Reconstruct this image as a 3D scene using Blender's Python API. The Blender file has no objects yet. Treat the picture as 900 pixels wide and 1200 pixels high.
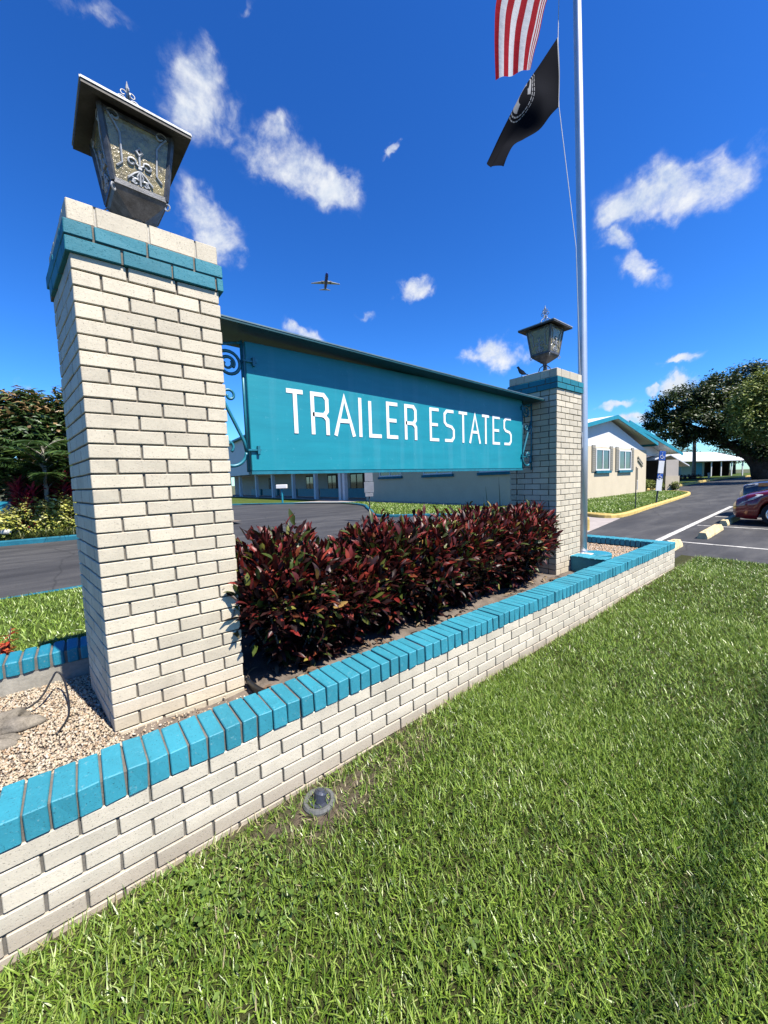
import bpy, math, random
import numpy as np
from mathutils import Vector, Matrix

random.seed(7)
RNG = np.random.default_rng(7)
SC = bpy.context.scene
COL = SC.collection
rad = math.radians

# ------------------------------------------------------------------ helpers
class MB:
    """collects faces and links them as ONE mesh object; r is a per-vertex random value used by the materials"""
    def __init__(s):
        s.v = []; s.f = []; s.m = []; s.r = []
    def add(s, vs, fs, mat=0, r=0.5):
        n = len(s.v)
        s.v += [tuple(p) for p in vs]
        s.r += [r] * len(vs)
        for f in fs:
            s.f.append([i + n for i in f]); s.m.append(mat)
        return s
    def box(s, x0, x1, y0, y1, z0, z1, mat=0, r=0.5):
        vs = [(x0,y0,z0),(x1,y0,z0),(x1,y1,z0),(x0,y1,z0),(x0,y0,z1),(x1,y0,z1),(x1,y1,z1),(x0,y1,z1)]
        return s.add(vs, [(0,3,2,1),(4,5,6,7),(0,1,5,4),(1,2,6,5),(2,3,7,6),(3,0,4,7)], mat, r)
    def brick(s, x0, x1, y0, y1, z0, z1, b=0.004, j=0.0006, mat=0, r=0.5):
        """box with chamfered edges and slightly irregular corners"""
        vs = []; idx = {}
        for ix, X in enumerate((x0, x1)):
            for iy, Y in enumerate((y0, y1)):
                for iz, Z in enumerate((z0, z1)):
                    sx, sy, sz = (1,-1)[ix], (1,-1)[iy], (1,-1)[iz]
                    jx, jy, jz = (random.uniform(-j, j) for _ in range(3))
                    for ax in range(3):
                        p = [X+jx, Y+jy, Z+jz]
                        for k, sg in enumerate((sx, sy, sz)):
                            if k != ax: p[k] += sg*b
                        idx[(ix,iy,iz,ax)] = len(vs); vs.append(tuple(p))
        fs = []
        def g(ix,iy,iz,ax): return idx[(ix,iy,iz,ax)]
        for a in (0,1):
            q = [g(a,0,0,0), g(a,1,0,0), g(a,1,1,0), g(a,0,1,0)]; fs.append(q if a else q[::-1])
            q = [g(0,a,0,1), g(0,a,1,1), g(1,a,1,1), g(1,a,0,1)]; fs.append(q if a else q[::-1])
            q = [g(0,0,a,2), g(1,0,a,2), g(1,1,a,2), g(0,1,a,2)]; fs.append(q if a else q[::-1])
        for a in (0,1):
            for c in (0,1):
                fs.append([g(0,a,c,1), g(1,a,c,1), g(1,a,c,2), g(0,a,c,2)][::(1 if (a != c) else -1)])
                fs.append([g(a,0,c,0), g(a,1,c,0), g(a,1,c,2), g(a,0,c,2)][::(-1 if (a != c) else 1)])
                fs.append([g(a,c,0,0), g(a,c,1,0), g(a,c,1,1), g(a,c,0,1)][::(1 if (a != c) else -1)])
        for ix in (0,1):
            for iy in (0,1):
                for iz in (0,1):
                    q = [g(ix,iy,iz,0), g(ix,iy,iz,1), g(ix,iy,iz,2)]
                    fs.append(q if (ix+iy+iz) % 2 == 1 else q[::-1])
        return s.add(vs, fs, mat, r)
    def obox(s, c, ax, ay, az, hx, hy, hz, mat=0, r=0.5):
        c = Vector(c); ax = Vector(ax); ay = Vector(ay); az = Vector(az)
        vs = [c+ax*hx*i+ay*hy*j+az*hz*k for k in (-1,1) for i,j in ((-1,-1),(1,-1),(1,1),(-1,1))]
        return s.add(vs, [(0,3,2,1),(4,5,6,7),(0,1,5,4),(1,2,6,5),(2,3,7,6),(3,0,4,7)], mat, r)
    def bar(s, a, b, w, h, mat=0, r=0.5, up=(0,0,1)):
        a = Vector(a); b = Vector(b); d = (b-a); L = d.length; d.normalize()
        u = Vector(up)
        if abs(u.dot(d)) > 0.99: u = Vector((0,1,0))
        x = d.cross(u).normalized(); z = x.cross(d)
        return s.obox((a+b)/2, x, d, z, w/2, L/2, h/2, mat, r)
    def tube(s, pts, rr, n=8, mat=0, r=0.5, cap=True):
        P = [Vector(p) for p in pts]
        if not hasattr(rr, '__len__'): rr = [rr]*len(P)
        vs = []; fs = []
        ref = None
        for i, p in enumerate(P):
            d = (P[min(i+1, len(P)-1)] - P[max(i-1, 0)])
            if d.length < 1e-9: d = Vector((0,0,1))
            d.normalize()
            if ref is None:
                ref = Vector((0,0,1)) if abs(d.z) < 0.9 else Vector((1,0,0))
            x = ref - d*ref.dot(d)
            if x.length < 1e-6: x = d.orthogonal()
            x.normalize(); ref = x; y = d.cross(x)
            for k in range(n):
                a = 2*math.pi*k/n
                vs.append(p + (x*math.cos(a) + y*math.sin(a))*rr[i])
        for i in range(len(P)-1):
            for k in range(n):
                k2 = (k+1) % n
                fs.append((i*n+k, i*n+k2, (i+1)*n+k2, (i+1)*n+k))
        if cap:
            fs.append(tuple(range(n))[::-1]); fs.append(tuple(range((len(P)-1)*n, len(P)*n)))
        return s.add(vs, fs, mat, r)
    def lathe(s, prof, c=(0,0,0), n=24, mat=0, r=0.5):
        vs = []; fs = []
        for (q, z) in prof:
            for k in range(n):
                a = 2*math.pi*k/n
                vs.append((c[0]+q*math.cos(a), c[1]+q*math.sin(a), c[2]+z))
        for i in range(len(prof)-1):
            for k in range(n):
                k2 = (k+1) % n
                fs.append((i*n+k, i*n+k2, (i+1)*n+k2, (i+1)*n+k))
        fs.append(tuple(range(n))[::-1]); fs.append(tuple(range((len(prof)-1)*n, len(prof)*n)))
        return s.add(vs, fs, mat, r)
    def prism(s, poly, axis, a, b, mat=0, r=0.5):
        """polygon of 2-D points extruded along an axis from a to b"""
        def P(p, t):
            return {'x': (t, p[0], p[1]), 'y': (p[0], t, p[1]), 'z': (p[0], p[1], t)}[axis]
        n = len(poly)
        vs = [P(p, a) for p in poly] + [P(p, b) for p in poly]
        fs = [tuple(range(n))[::-1], tuple(range(n, 2*n))]
        fs += [(i, (i+1) % n, n+(i+1) % n, n+i) for i in range(n)]
        return s.add(vs, fs, mat, r)
    def build(s, name, mats, parent=None, smooth=False, fix=True):
        me = bpy.data.meshes.new(name)
        me.from_pydata(s.v, [], s.f); me.update()
        for m in (mats if isinstance(mats, (list, tuple)) else [mats]): me.materials.append(m)
        me.polygons.foreach_set('material_index', s.m)
        at = me.attributes.new('rnd', 'FLOAT', 'POINT'); at.data.foreach_set('value', s.r)
        if smooth: me.polygons.foreach_set('use_smooth', [True]*len(s.f))
        if fix:
            import bmesh
            bm = bmesh.new(); bm.from_mesh(me); bmesh.ops.recalc_face_normals(bm, faces=bm.faces); bm.to_mesh(me); bm.free()
        return link(name, me, parent)

def link(name, me, parent=None):
    o = bpy.data.objects.new(name, me); COL.objects.link(o)
    if parent is not None: o.parent = parent
    return o

def tag(o, label=None, cat=None, group=None, kind=None):
    if label: o['label'] = label
    if cat: o['category'] = cat
    if group: o['group'] = group
    if kind: o['kind'] = kind
    return o

def thing(name, label, cat, loc=(0,0,0), group=None, rz=0):
    o = bpy.data.objects.new(name, None); COL.objects.link(o)
    o.empty_display_size = 0.2; o.location = loc; o.rotation_euler = (0,0,rz)
    return tag(o, label, cat, group)

def copy_tree(o, loc=None, label=None, rz=None, parent=None):
    c = o.copy(); COL.objects.link(c)
    if parent is not None: c.parent = parent
    if loc is not None: c.location = loc
    if rz is not None: c.rotation_euler = (0,0,rz)
    if label: c['label'] = label
    for ch in list(o.children): copy_tree(ch, parent=c)
    return c

def np_mesh(name, V, F, mats, parent=None, rnd=None, uv=None, smooth=False):
    """V (n,3), F (m,k) numpy arrays -> one mesh object"""
    me = bpy.data.meshes.new(name)
    V = np.asarray(V, dtype=np.float32); F = np.asarray(F, dtype=np.int32); k = F.shape[1]
    me.vertices.add(len(V)); me.vertices.foreach_set('co', V.ravel())
    me.loops.add(F.size); me.loops.foreach_set('vertex_index', F.ravel())
    me.polygons.add(len(F))
    me.polygons.foreach_set('loop_start', np.arange(0, F.size, k, dtype=np.int32))
    me.polygons.foreach_set('loop_total', np.full(len(F), k, dtype=np.int32))
    if smooth: me.polygons.foreach_set('use_smooth', np.ones(len(F), dtype=bool))
    me.update(calc_edges=True)
    for m in (mats if isinstance(mats, (list, tuple)) else [mats]): me.materials.append(m)
    if rnd is not None:
        at = me.attributes.new('rnd', 'FLOAT', 'POINT'); at.data.foreach_set('value', np.asarray(rnd, dtype=np.float32))
    if uv is not None:
        for nm, arr in uv.items():
            at = me.attributes.new(nm, 'FLOAT', 'POINT'); at.data.foreach_set('value', np.asarray(arr, dtype=np.float32))
    return link(name, me, parent)

def unit(a): return a / np.maximum(np.linalg.norm(a, axis=-1, keepdims=True), 1e-9)

def leaves_np(P, D, N, L, W, curl=0.3, seg=3, fold=0.25, prof=None):
    """many leaves: base points P, directions D, approximate normals N, lengths L, widths W. Three columns (edge, midrib, edge)."""
    n = len(P); P = np.asarray(P); D = unit(np.asarray(D)); N = np.asarray(N)
    S = unit(np.cross(D, N)); N = np.cross(S, D)
    L = np.broadcast_to(np.asarray(L, dtype=float), (n,)); W = np.broadcast_to(np.asarray(W, dtype=float), (n,))
    curl = np.broadcast_to(np.asarray(curl, dtype=float), (n,))
    rows = []
    for i in range(seg+1):
        t = i/seg
        w = (math.sin(math.pi*min(1, 0.08+0.92*t))**0.75 if prof is None else prof(t))
        a = curl*t
        c = P + D*(L*t*np.cos(a*0.5))[:,None] - N*(L*t*np.sin(a*0.5)*1.0)[:,None]
        half = (W*0.5*w)[:,None]
        up = N*half*fold*2
        rows += [c - S*half + up, c, c + S*half + up]
    V = np.stack(rows, axis=1).reshape(-1, 3)
    q = []
    for i in range(seg):
        b = i*3
        q += [(b, b+1, b+4, b+3), (b+1, b+2, b+5, b+4)]
    q = np.array(q)
    F = (q[None] + (np.arange(n)*(3*(seg+1)))[:,None,None]).reshape(-1, 4)
    return V, F, 3*(seg+1)

def blades_np(P, D, N, L, W, curl, seg=2):
    n = len(P); D = unit(D); S = unit(np.cross(D, N)); N = np.cross(S, D)
    rows = []
    for i in range(seg+1):
        t = i/seg; w = (1.0, 0.85, 0.12)[i] if seg == 2 else 1-t*0.9
        c = P + D*(L*t)[:,None] - N*(L*curl*t*t)[:,None]
        h = (W*0.5*w)[:,None]
        rows += [c - S*h, c + S*h]
    V = np.stack(rows, axis=1).reshape(-1, 3)
    q = np.array([(2*i, 2*i+1, 2*i+3, 2*i+2) for i in range(seg)])
    F = (q[None] + (np.arange(n)*(2*(seg+1)))[:,None,None]).reshape(-1, 4)
    return V, F, 2*(seg+1)

# ------------------------------------------------------------------ materials
def new_mat(name):
    m = bpy.data.materials.new(name); m.use_nodes = True
    nt = m.node_tree; b = nt.nodes['Principled BSDF']
    return m, nt, b

def N(nt, t, **kw):
    n = nt.nodes.new(t)
    for k, v in kw.items(): setattr(n, k, v)
    return n

def ramp(nt, stops, interp='LINEAR'):
    r = nt.nodes.new('ShaderNodeValToRGB'); r.color_ramp.interpolation = interp
    el = r.color_ramp.elements
    while len(el) < len(stops): el.new(0.5)
    for e, (p, c) in zip(el, stops):
        e.position = p; e.color = (c[0], c[1], c[2], 1) if hasattr(c, '__len__') else (c, c, c, 1)
    return r

def noise(nt, scale, detail=4, rough=0.6, coord='Object'):
    tc = nt.nodes.new('ShaderNodeTexCoord'); t = nt.nodes.new('ShaderNodeTexNoise')
    t.inputs['Scale'].default_value = scale; t.inputs['Detail'].default_value = detail; t.inputs['Roughness'].default_value = rough
    nt.links.new(tc.outputs[coord], t.inputs['Vector'])
    return t

def mixc(nt, fac, a, b, mode='MIX'):
    m = nt.nodes.new('ShaderNodeMix'); m.data_type = 'RGBA'; m.blend_type = mode
    for sock, val in ((m.inputs[0], fac), (m.inputs[6], a), (m.inputs[7], b)):
        if hasattr(val, 'is_output'): nt.links.new(val, sock)
        elif hasattr(val, '__len__'): sock.default_value = (*val[:3], 1)
        else: sock.default_value = val
    return m.outputs[2]

def math_n(nt, op, a, b=None, c=None, clamp=False):
    m = nt.nodes.new('ShaderNodeMath'); m.operation = op; m.use_clamp = clamp
    for i, v in enumerate((a, b, c)):
        if v is None: continue
        if hasattr(v, 'is_output'): nt.links.new(v, m.inputs[i])
        else: m.inputs[i].default_value = v
    return m.outputs[0]

def attr(nt, name='rnd'):
    a = nt.nodes.new('ShaderNodeAttribute'); a.attribute_name = name
    return a.outputs['Fac']

def bump(nt, b, height, strength=0.3, dist=0.01):
    n = nt.nodes.new('ShaderNodeBump'); n.inputs['Strength'].default_value = strength; n.inputs['Distance'].default_value = dist
    nt.links.new(height, n.inputs['Height']); nt.links.new(n.outputs['Normal'], b.inputs['Normal'])

def simple(name, col, rough=0.6, var=0.12, scale=8, metal=0.0, spec=0.4, bstr=0.0, bscale=60, rvar=0.0):
    """a base colour broken up by noise at two scales and, where a mesh carries it, by its per-piece value"""
    m, nt, b = new_mat(name)
    n1 = noise(nt, scale, 5); n2 = noise(nt, scale*9, 3)
    f = math_n(nt, 'ADD', math_n(nt, 'MULTIPLY', n1.outputs['Fac'], 0.65), math_n(nt, 'MULTIPLY', n2.outputs['Fac'], 0.35))
    lo = [max(0, c*(1-var*1.6)) for c in col]; hi = [min(1, c*(1+var*1.6)) for c in col]
    r = ramp(nt, [(0.3, lo), (0.7, hi)]); nt.links.new(f, r.inputs['Fac'])
    out = r.outputs['Color']
    if rvar:
        k = math_n(nt, 'MULTIPLY_ADD', attr(nt), rvar*2, 1-rvar)
        out = mixc(nt, 1.0, out, k, 'MULTIPLY')
    nt.links.new(out, b.inputs['Base Color'])
    b.inputs['Roughness'].default_value = rough; b.inputs['Metallic'].default_value = metal
    b.inputs['Specular IOR Level'].default_value = spec
    if bstr: bump(nt, b, noise(nt, bscale, 4).outputs['Fac'], bstr, 0.004)
    return m

def brick_paint(name, col, speck=0.5, dirt_z=None, chip=None):
    m, nt, b = new_mat(name)
    n1 = noise(nt, 5, 4); n2 = noise(nt, 60, 4, 0.7); n3 = noise(nt, 150, 3, 0.65)
    r = ramp(nt, [(0.25, [c*0.80 for c in col]), (0.75, [min(1, c*1.10) for c in col])]); nt.links.new(math_n(nt, 'ADD', math_n(nt, 'MULTIPLY', n1.outputs['Fac'], 0.6), math_n(nt, 'MULTIPLY', n2.outputs['Fac'], 0.4)), r.inputs['Fac'])
    k = math_n(nt, 'MULTIPLY_ADD', attr(nt), 0.24, 0.87)
    c = mixc(nt, 1.0, r.outputs['Color'], k, 'MULTIPLY')
    tcg = nt.nodes.new('ShaderNodeTexCoord'); mpg = nt.nodes.new('ShaderNodeMapping'); mpg.inputs['Scale'].default_value = (1, 1, 0.22); nt.links.new(tcg.outputs['Object'], mpg.inputs[0])
    ng = nt.nodes.new('ShaderNodeTexNoise'); ng.inputs['Scale'].default_value = 7; ng.inputs['Detail'].default_value = 6; ng.inputs['Roughness'].default_value = 0.65; nt.links.new(mpg.outputs[0], ng.inputs['Vector'])
    gr = ramp(nt, [(0.50, 0.0), (0.75, 1.0)]); nt.links.new(ng.outputs['Fac'], gr.inputs['Fac'])
    c = mixc(nt, math_n(nt, 'MULTIPLY', gr.outputs['Color'], 0.38), c, [x*0.62 for x in col])
    sp = ramp(nt, [(0.61, 0.0), (0.68, 1.0)]); nt.links.new(n3.outputs['Fac'], sp.inputs['Fac'])
    c = mixc(nt, math_n(nt, 'MULTIPLY', sp.outputs['Color'], speck), c, [x*0.45 for x in col])
    if chip is not None:
        ch = ramp(nt, [(0.62, 0.0), (0.67, 1.0)]); nt.links.new(n2.outputs['Fac'], ch.inputs['Fac'])
        c = mixc(nt, math_n(nt, 'MULTIPLY', ch.outputs['Color'], 0.75), c, chip)
    if dirt_z is not None:
        tc = nt.nodes.new('ShaderNodeTexCoord'); sx = nt.nodes.new('ShaderNodeSeparateXYZ'); nt.links.new(tc.outputs['Object'], sx.inputs[0])
        d = math_n(nt, 'ADD', sx.outputs['Z'], math_n(nt, 'MULTIPLY', n2.outputs['Fac'], -0.10))
        mr = N(nt, 'ShaderNodeMapRange'); nt.links.new(d, mr.inputs[0])
        mr.inputs[1].default_value = dirt_z-0.02; mr.inputs[2].default_value = dirt_z-0.10; mr.inputs[3].default_value = 0; mr.inputs[4].default_value = 0.45
        c = mixc(nt, mr.outputs[0], c, (0.30, 0.225, 0.16))
    nt.links.new(c, b.inputs['Base Color']); b.inputs['Roughness'].default_value = 0.62; b.inputs['Specular IOR Level'].default_value = 0.35
    h = math_n(nt, 'ADD', math_n(nt, 'MULTIPLY', n2.outputs['Fac'], 0.5), math_n(nt, 'MULTIPLY', sp.outputs['Color'], -0.5))
    bump(nt, b, h, 0.55, 0.004)
    return m

def leaf_mat(name, stops, rough=0.4, spec=0.5, trans=0.25, scale=25):
    m, nt, b = new_mat(name)
    r = ramp(nt, stops); nt.links.new(attr(nt), r.inputs['Fac'])
    n = noise(nt, scale, 3)
    k = math_n(nt, 'MULTIPLY_ADD', n.outputs['Fac'], 1.1, 0.45)
    c = mixc(nt, 1.0, r.outputs['Color'], k, 'MULTIPLY')
    nt.links.new(c, b.inputs['Base Color']); b.inputs['Roughness'].default_value = rough; b.inputs['Specular IOR Level'].default_value = spec
    if trans:
        t = nt.nodes.new('ShaderNodeBsdfTranslucent'); nt.links.new(c, t.inputs['Color'])
        mx = nt.nodes.new('ShaderNodeMixShader'); mx.inputs[0].default_value = trans
        nt.links.new(b.outputs[0], mx.inputs[1]); nt.links.new(t.outputs[0], mx.inputs[2])
        nt.links.new(mx.outputs[0], nt.nodes['Material Output'].inputs['Surface'])
    return m

TEAL = (0.012, 0.25, 0.37); CREAM = (0.66, 0.585, 0.445)
M = {}
M['cream_brick'] = brick_paint('cream_brick', CREAM, 0.75)
M['wall_brick'] = brick_paint('wall_brick', (0.66, 0.595, 0.475), 0.7, dirt_z=-0.19)
M['teal_brick'] = brick_paint('teal_brick', (0.010, 0.205, 0.275), 0.45)
M['teal_cap'] = brick_paint('teal_cap', (0.036, 0.285, 0.375), 0.7, chip=(0.17, 0.36, 0.41))
M['teal_old'] = brick_paint('teal_old', (0.016, 0.25, 0.36), 0.3, chip=(0.30, 0.33, 0.30))
M['mortar'] = simple('mortar', (0.17, 0.158, 0.14), 0.9, 0.2, 14, spec=0.15, bstr=0.4, bscale=150)
M['cream_mortar'] = simple('cream_mortar', (0.20, 0.18, 0.15), 0.9, 0.15, 14, spec=0.15, bstr=0.4, bscale=150)
M['crown_mortar'] = simple('crown_mortar', (0.55, 0.51, 0.44), 0.85, 0.2, 12, spec=0.2, bstr=0.6, bscale=70)
M['concrete'] = simple('concrete', (0.36, 0.34, 0.29), 0.9, 0.22, 6, spec=0.2, bstr=0.4, bscale=90)
M['pale_concrete'] = simple('pale_concrete', (0.40, 0.355, 0.33), 0.9, 0.12, 2, spec=0.2, bstr=0.2, bscale=60)
def asphalt_mat():
    m, nt, b = new_mat('asphalt')
    tc = nt.nodes.new('ShaderNodeTexCoord'); mp = nt.nodes.new('ShaderNodeMapping'); mp.inputs['Scale'].default_value = (0.35, 1.6, 1); mp.inputs['Rotation'].default_value = (0, 0, 0.15); nt.links.new(tc.outputs['Object'], mp.inputs[0])
    t = nt.nodes.new('ShaderNodeTexNoise'); t.inputs['Scale'].default_value = 1.1; t.inputs['Detail'].default_value = 7; t.inputs['Roughness'].default_value = 0.62; nt.links.new(mp.outputs[0], t.inputs['Vector'])  # stretched streaks: asphalt tone variation with dappled tree light painted in
    f = math_n(nt, 'ADD', math_n(nt, 'MULTIPLY', t.outputs['Fac'], 0.7), math_n(nt, 'MULTIPLY', noise(nt, 70, 3, 0.7).outputs['Fac'], 0.3))
    r = ramp(nt, [(0.32, (0.027,0.027,0.029)), (0.5, (0.050,0.050,0.052)), (0.66, (0.098,0.096,0.093))]); nt.links.new(f, r.inputs['Fac'])
    vo = nt.nodes.new('ShaderNodeTexVoronoi'); vo.feature = 'DISTANCE_TO_EDGE'; vo.inputs['Scale'].default_value = 0.33
    wn = noise(nt, 1.4, 5); dv = mixc(nt, 0.22, tc.outputs['Object'], wn.outputs['Color'], 'ADD'); nt.links.new(dv, vo.inputs['Vector'])
    ck = ramp(nt, [(0.0, 1.0), (0.006, 0.0)]); nt.links.new(vo.outputs['Distance'], ck.inputs['Fac'])
    cc = mixc(nt, math_n(nt, 'MULTIPLY', ck.outputs['Color'], 0.6), r.outputs['Color'], (0.018,0.018,0.018))
    ol = ramp(nt, [(0.66, 0.0), (0.74, 1.0)]); nt.links.new(noise(nt, 0.55, 3).outputs['Fac'], ol.inputs['Fac'])
    cc = mixc(nt, math_n(nt, 'MULTIPLY', ol.outputs['Color'], 0.45), cc, (0.022,0.021,0.020))
    nt.links.new(cc, b.inputs['Base Color']); b.inputs['Roughness'].default_value = 0.88; b.inputs['Specular IOR Level'].default_value = 0.3
    bump(nt, b, noise(nt, 45, 4).outputs['Fac'], 0.25, 0.004); return m
M['asphalt'] = asphalt_mat()
M['soil'] = simple('soil', (0.17, 0.14, 0.115), 0.95, 0.35, 9, spec=0.1, bstr=0.9, bscale=55)
M['white_paint'] = simple('white_paint', (0.62, 0.60, 0.55), 0.7, 0.14, 3, spec=0.3)
M['yellow_paint'] = simple('yellow_paint', (0.64, 0.47, 0.15), 0.8, 0.26, 4, spec=0.25, bstr=0.2)
M['stop_paint'] = simple('stop_paint', (0.66, 0.54, 0.31), 0.85, 0.30, 7, spec=0.2, bstr=0.3)
M['teal_paint'] = simple('teal_paint', (0.012, 0.24, 0.34), 0.5, 0.12, 3, spec=0.4)
M['kerb_teal'] = simple('kerb_teal', (0.010, 0.135, 0.20), 0.75, 0.22, 3, spec=0.25, bstr=0.3)
M['iron_teal'] = simple('iron_teal', (0.012, 0.17, 0.24), 0.4, 0.2, 20, spec=0.5)
M['old_iron'] = simple('old_iron', (0.085, 0.09, 0.10), 0.5, 0.5, 22, metal=0.25, spec=0.5, bstr=0.3, bscale=120)
M['iron_light'] = simple('iron_light', (0.34, 0.355, 0.37), 0.5, 0.35, 40, metal=0.2, spec=0.5)
M['roof_iron'] = simple('roof_iron', (0.06, 0.055, 0.05), 0.6, 0.35, 10, metal=0.2, spec=0.4, bstr=0.2)
M['pole_metal'] = simple('pole_metal', (0.50, 0.51, 0.53), 0.46, 0.05, 6, metal=0.85)
M['black_plastic'] = simple('black_plastic', (0.016, 0.016, 0.017), 0.4, 0.3, 20, spec=0.5)
M['rubber'] = simple('rubber', (0.02, 0.02, 0.021), 0.8, 0.2, 20, spec=0.3)
M['rope'] = simple('rope', (0.66, 0.66, 0.64), 0.8, 0.1, 30)
M['stucco'] = simple('stucco', (0.64, 0.55, 0.405), 0.9, 0.05, 1.2, spec=0.2, bstr=0.25, bscale=30)
M['grey_stucco'] = simple('grey_stucco', (0.56, 0.50, 0.43), 0.9, 0.06, 1.2, spec=0.2, bstr=0.2, bscale=30)
M['white_wall'] = simple('white_wall', (0.74, 0.745, 0.75), 0.75, 0.04, 1.5, spec=0.3)
M['roof_white'] = simple('roof_white', (0.78, 0.79, 0.80), 0.5, 0.04, 1.0, spec=0.4)
M['shutter'] = simple('shutter', (0.30, 0.28, 0.23), 0.7, 0.08, 4)
M['frame_white'] = simple('frame_white', (0.78, 0.78, 0.78), 0.5, 0.03, 4)
M['dark_brown'] = simple('dark_brown', (0.07, 0.05, 0.038), 0.8, 0.25, 2)
M['bark'] = simple('bark', (0.065, 0.052, 0.042), 0.95, 0.35, 3, spec=0.1, bstr=0.9, bscale=9)
M['stem'] = simple('stem', (0.17, 0.13, 0.10), 0.85, 0.3, 30, spec=0.2)
M['palm_bark'] = simple('palm_bark', (0.30, 0.27, 0.22), 0.9, 0.3, 8, spec=0.2, bstr=0.5, bscale=20)
M['blue_sign'] = simple('blue_sign', (0.02, 0.09, 0.40), 0.4, 0.06, 6)
M['grey_sign'] = simple('grey_sign', (0.30, 0.31, 0.33), 0.5, 0.1, 6, metal=0.2)
M['dark_post'] = simple('dark_post', (0.03, 0.04, 0.05), 0.5, 0.2, 10)
M['rim_metal'] = simple('rim_metal', (0.55, 0.56, 0.58), 0.3, 0.05, 6, metal=0.9)
M['rock'] = simple('rock', (0.20, 0.178, 0.145), 0.95, 0.45, 14, spec=0.15, bstr=0.8, bscale=35)
M['grey_pvc'] = simple('grey_pvc', (0.12, 0.125, 0.12), 0.55, 0.25, 30, spec=0.4)
M['slate_metal'] = simple('slate_metal', (0.06, 0.07, 0.10), 0.4, 0.2, 30, metal=0.2)
M['bird'] = simple('bird', (0.05, 0.052, 0.06), 0.7, 0.3, 40)

def glassy(name, col, rough=0.06, spec=0.7, scale=2.0, var=0.4, bstr=0.0, bscale=80):
    m = simple(name, col, rough, var, scale, spec=spec, bstr=bstr, bscale=bscale)
    m.node_tree.nodes['Principled BSDF'].inputs['Coat Weight'].default_value = 0.3
    return m
M['window_glass'] = glassy('window_glass', (0.05, 0.065, 0.07), 0.05)
M['amber_glass'] = glassy('amber_glass', (0.25, 0.195, 0.065), 0.25, 0.6, 22, 0.5, 1.0, 70)
M['headlight'] = glassy('headlight', (0.50, 0.53, 0.56), 0.12, 0.8, 20, 0.35)
M['amber_lamp'] = glassy('amber_lamp', (0.75, 0.27, 0.08), 0.15, 0.7, 20, 0.2)

def car_paint(name, col):
    m, nt, b = new_mat(name)
    n = noise(nt, 300, 2); r = ramp(nt, [(0.4, [c*0.9 for c in col]), (0.6, [c*1.1 for c in col])]); nt.links.new(n.outputs['Fac'], r.inputs['Fac'])
    nt.links.new(r.outputs['Color'], b.inputs['Base Color'])
    b.inputs['Metallic'].default_value = 0.25; b.inputs['Roughness'].default_value = 0.28
    b.inputs['Coat Weight'].default_value = 1.0; b.inputs['Coat Roughness'].default_value = 0.04
    return m
M['red_car'] = car_paint('red_car', (0.20, 0.006, 0.012))
M['grey_car'] = car_paint('grey_car', (0.035, 0.038, 0.05))
M['white_car'] = car_paint('white_car', (0.5, 0.5, 0.5))

# sign paint: flat teal, faint pale run-off streaks below the lettering and fine horizontal grain
def sign_paint():
    m, nt, b = new_mat('sign_paint')
    tc = nt.nodes.new('ShaderNodeTexCoord')
    def stretched(sx, sz, sc):
        mp = nt.nodes.new('ShaderNodeMapping'); mp.inputs['Scale'].default_value = (sx, 1, sz); nt.links.new(tc.outputs['Object'], mp.inputs[0])
        t = nt.nodes.new('ShaderNodeTexNoise'); t.inputs['Scale'].default_value = sc; t.inputs['Detail'].default_value = 4
        nt.links.new(mp.outputs[0], t.inputs['Vector']); return t.outputs['Fac']
    base = ramp(nt, [(0.3, (0.008, 0.235, 0.31)), (0.7, (0.011, 0.275, 0.355))]); nt.links.new(stretched(1, 6, 3), base.inputs['Fac'])
    st = ramp(nt, [(0.52, 0.0), (0.66, 1.0)]); nt.links.new(stretched(7, 0.35, 1.6), st.inputs['Fac'])
    c = mixc(nt, math_n(nt, 'MULTIPLY', st.outputs['Color'], 0.10), base.outputs['Color'], (0.17, 0.42, 0.52))
    sp = ramp(nt, [(0.64, 0.0), (0.70, 1.0)]); nt.links.new(noise(nt, 26, 3).outputs['Fac'], sp.inputs['Fac'])
    c = mixc(nt, math_n(nt, 'MULTIPLY', sp.outputs['Color'], 0.3), c, (0.10, 0.38, 0.46))
    nt.links.new(c, b.inputs['Base Color']); b.inputs['Roughness'].default_value = 0.42; b.inputs['Specular IOR Level'].default_value = 0.4
    bump(nt, b, stretched(1, 12, 6), 0.12, 0.004)
    return m
M['sign_paint'] = sign_paint()

M['gravel'] = None
def gravel_mat(name, stops):
    m, nt, b = new_mat(name)
    r = ramp(nt, stops); nt.links.new(attr(nt), r.inputs['Fac'])
    k = math_n(nt, 'MULTIPLY_ADD', noise(nt, 90, 3).outputs['Fac'], 0.6, 0.7)
    nt.links.new(mixc(nt, 1.0, r.outputs['Color'], k, 'MULTIPLY'), b.inputs['Base Color'])
    b.inputs['Roughness'].default_value = 0.8; b.inputs['Specular IOR Level'].default_value = 0.25
    return m
M['shell_gravel'] = gravel_mat('shell_gravel', [(0, (0.47,0.39,0.28)), (0.35, (0.54,0.47,0.35)), (0.6, (0.42,0.29,0.175)), (0.8, (0.62,0.575,0.49)), (0.93, (0.36,0.235,0.14)), (1, (0.20,0.17,0.14))])
M['river_gravel'] = gravel_mat('river_gravel', [(0, (0.42,0.30,0.19)), (0.35, (0.54,0.40,0.26)), (0.55, (0.36,0.22,0.14)), (0.75, (0.62,0.55,0.45)), (1, (0.2,0.17,0.14))])

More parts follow.
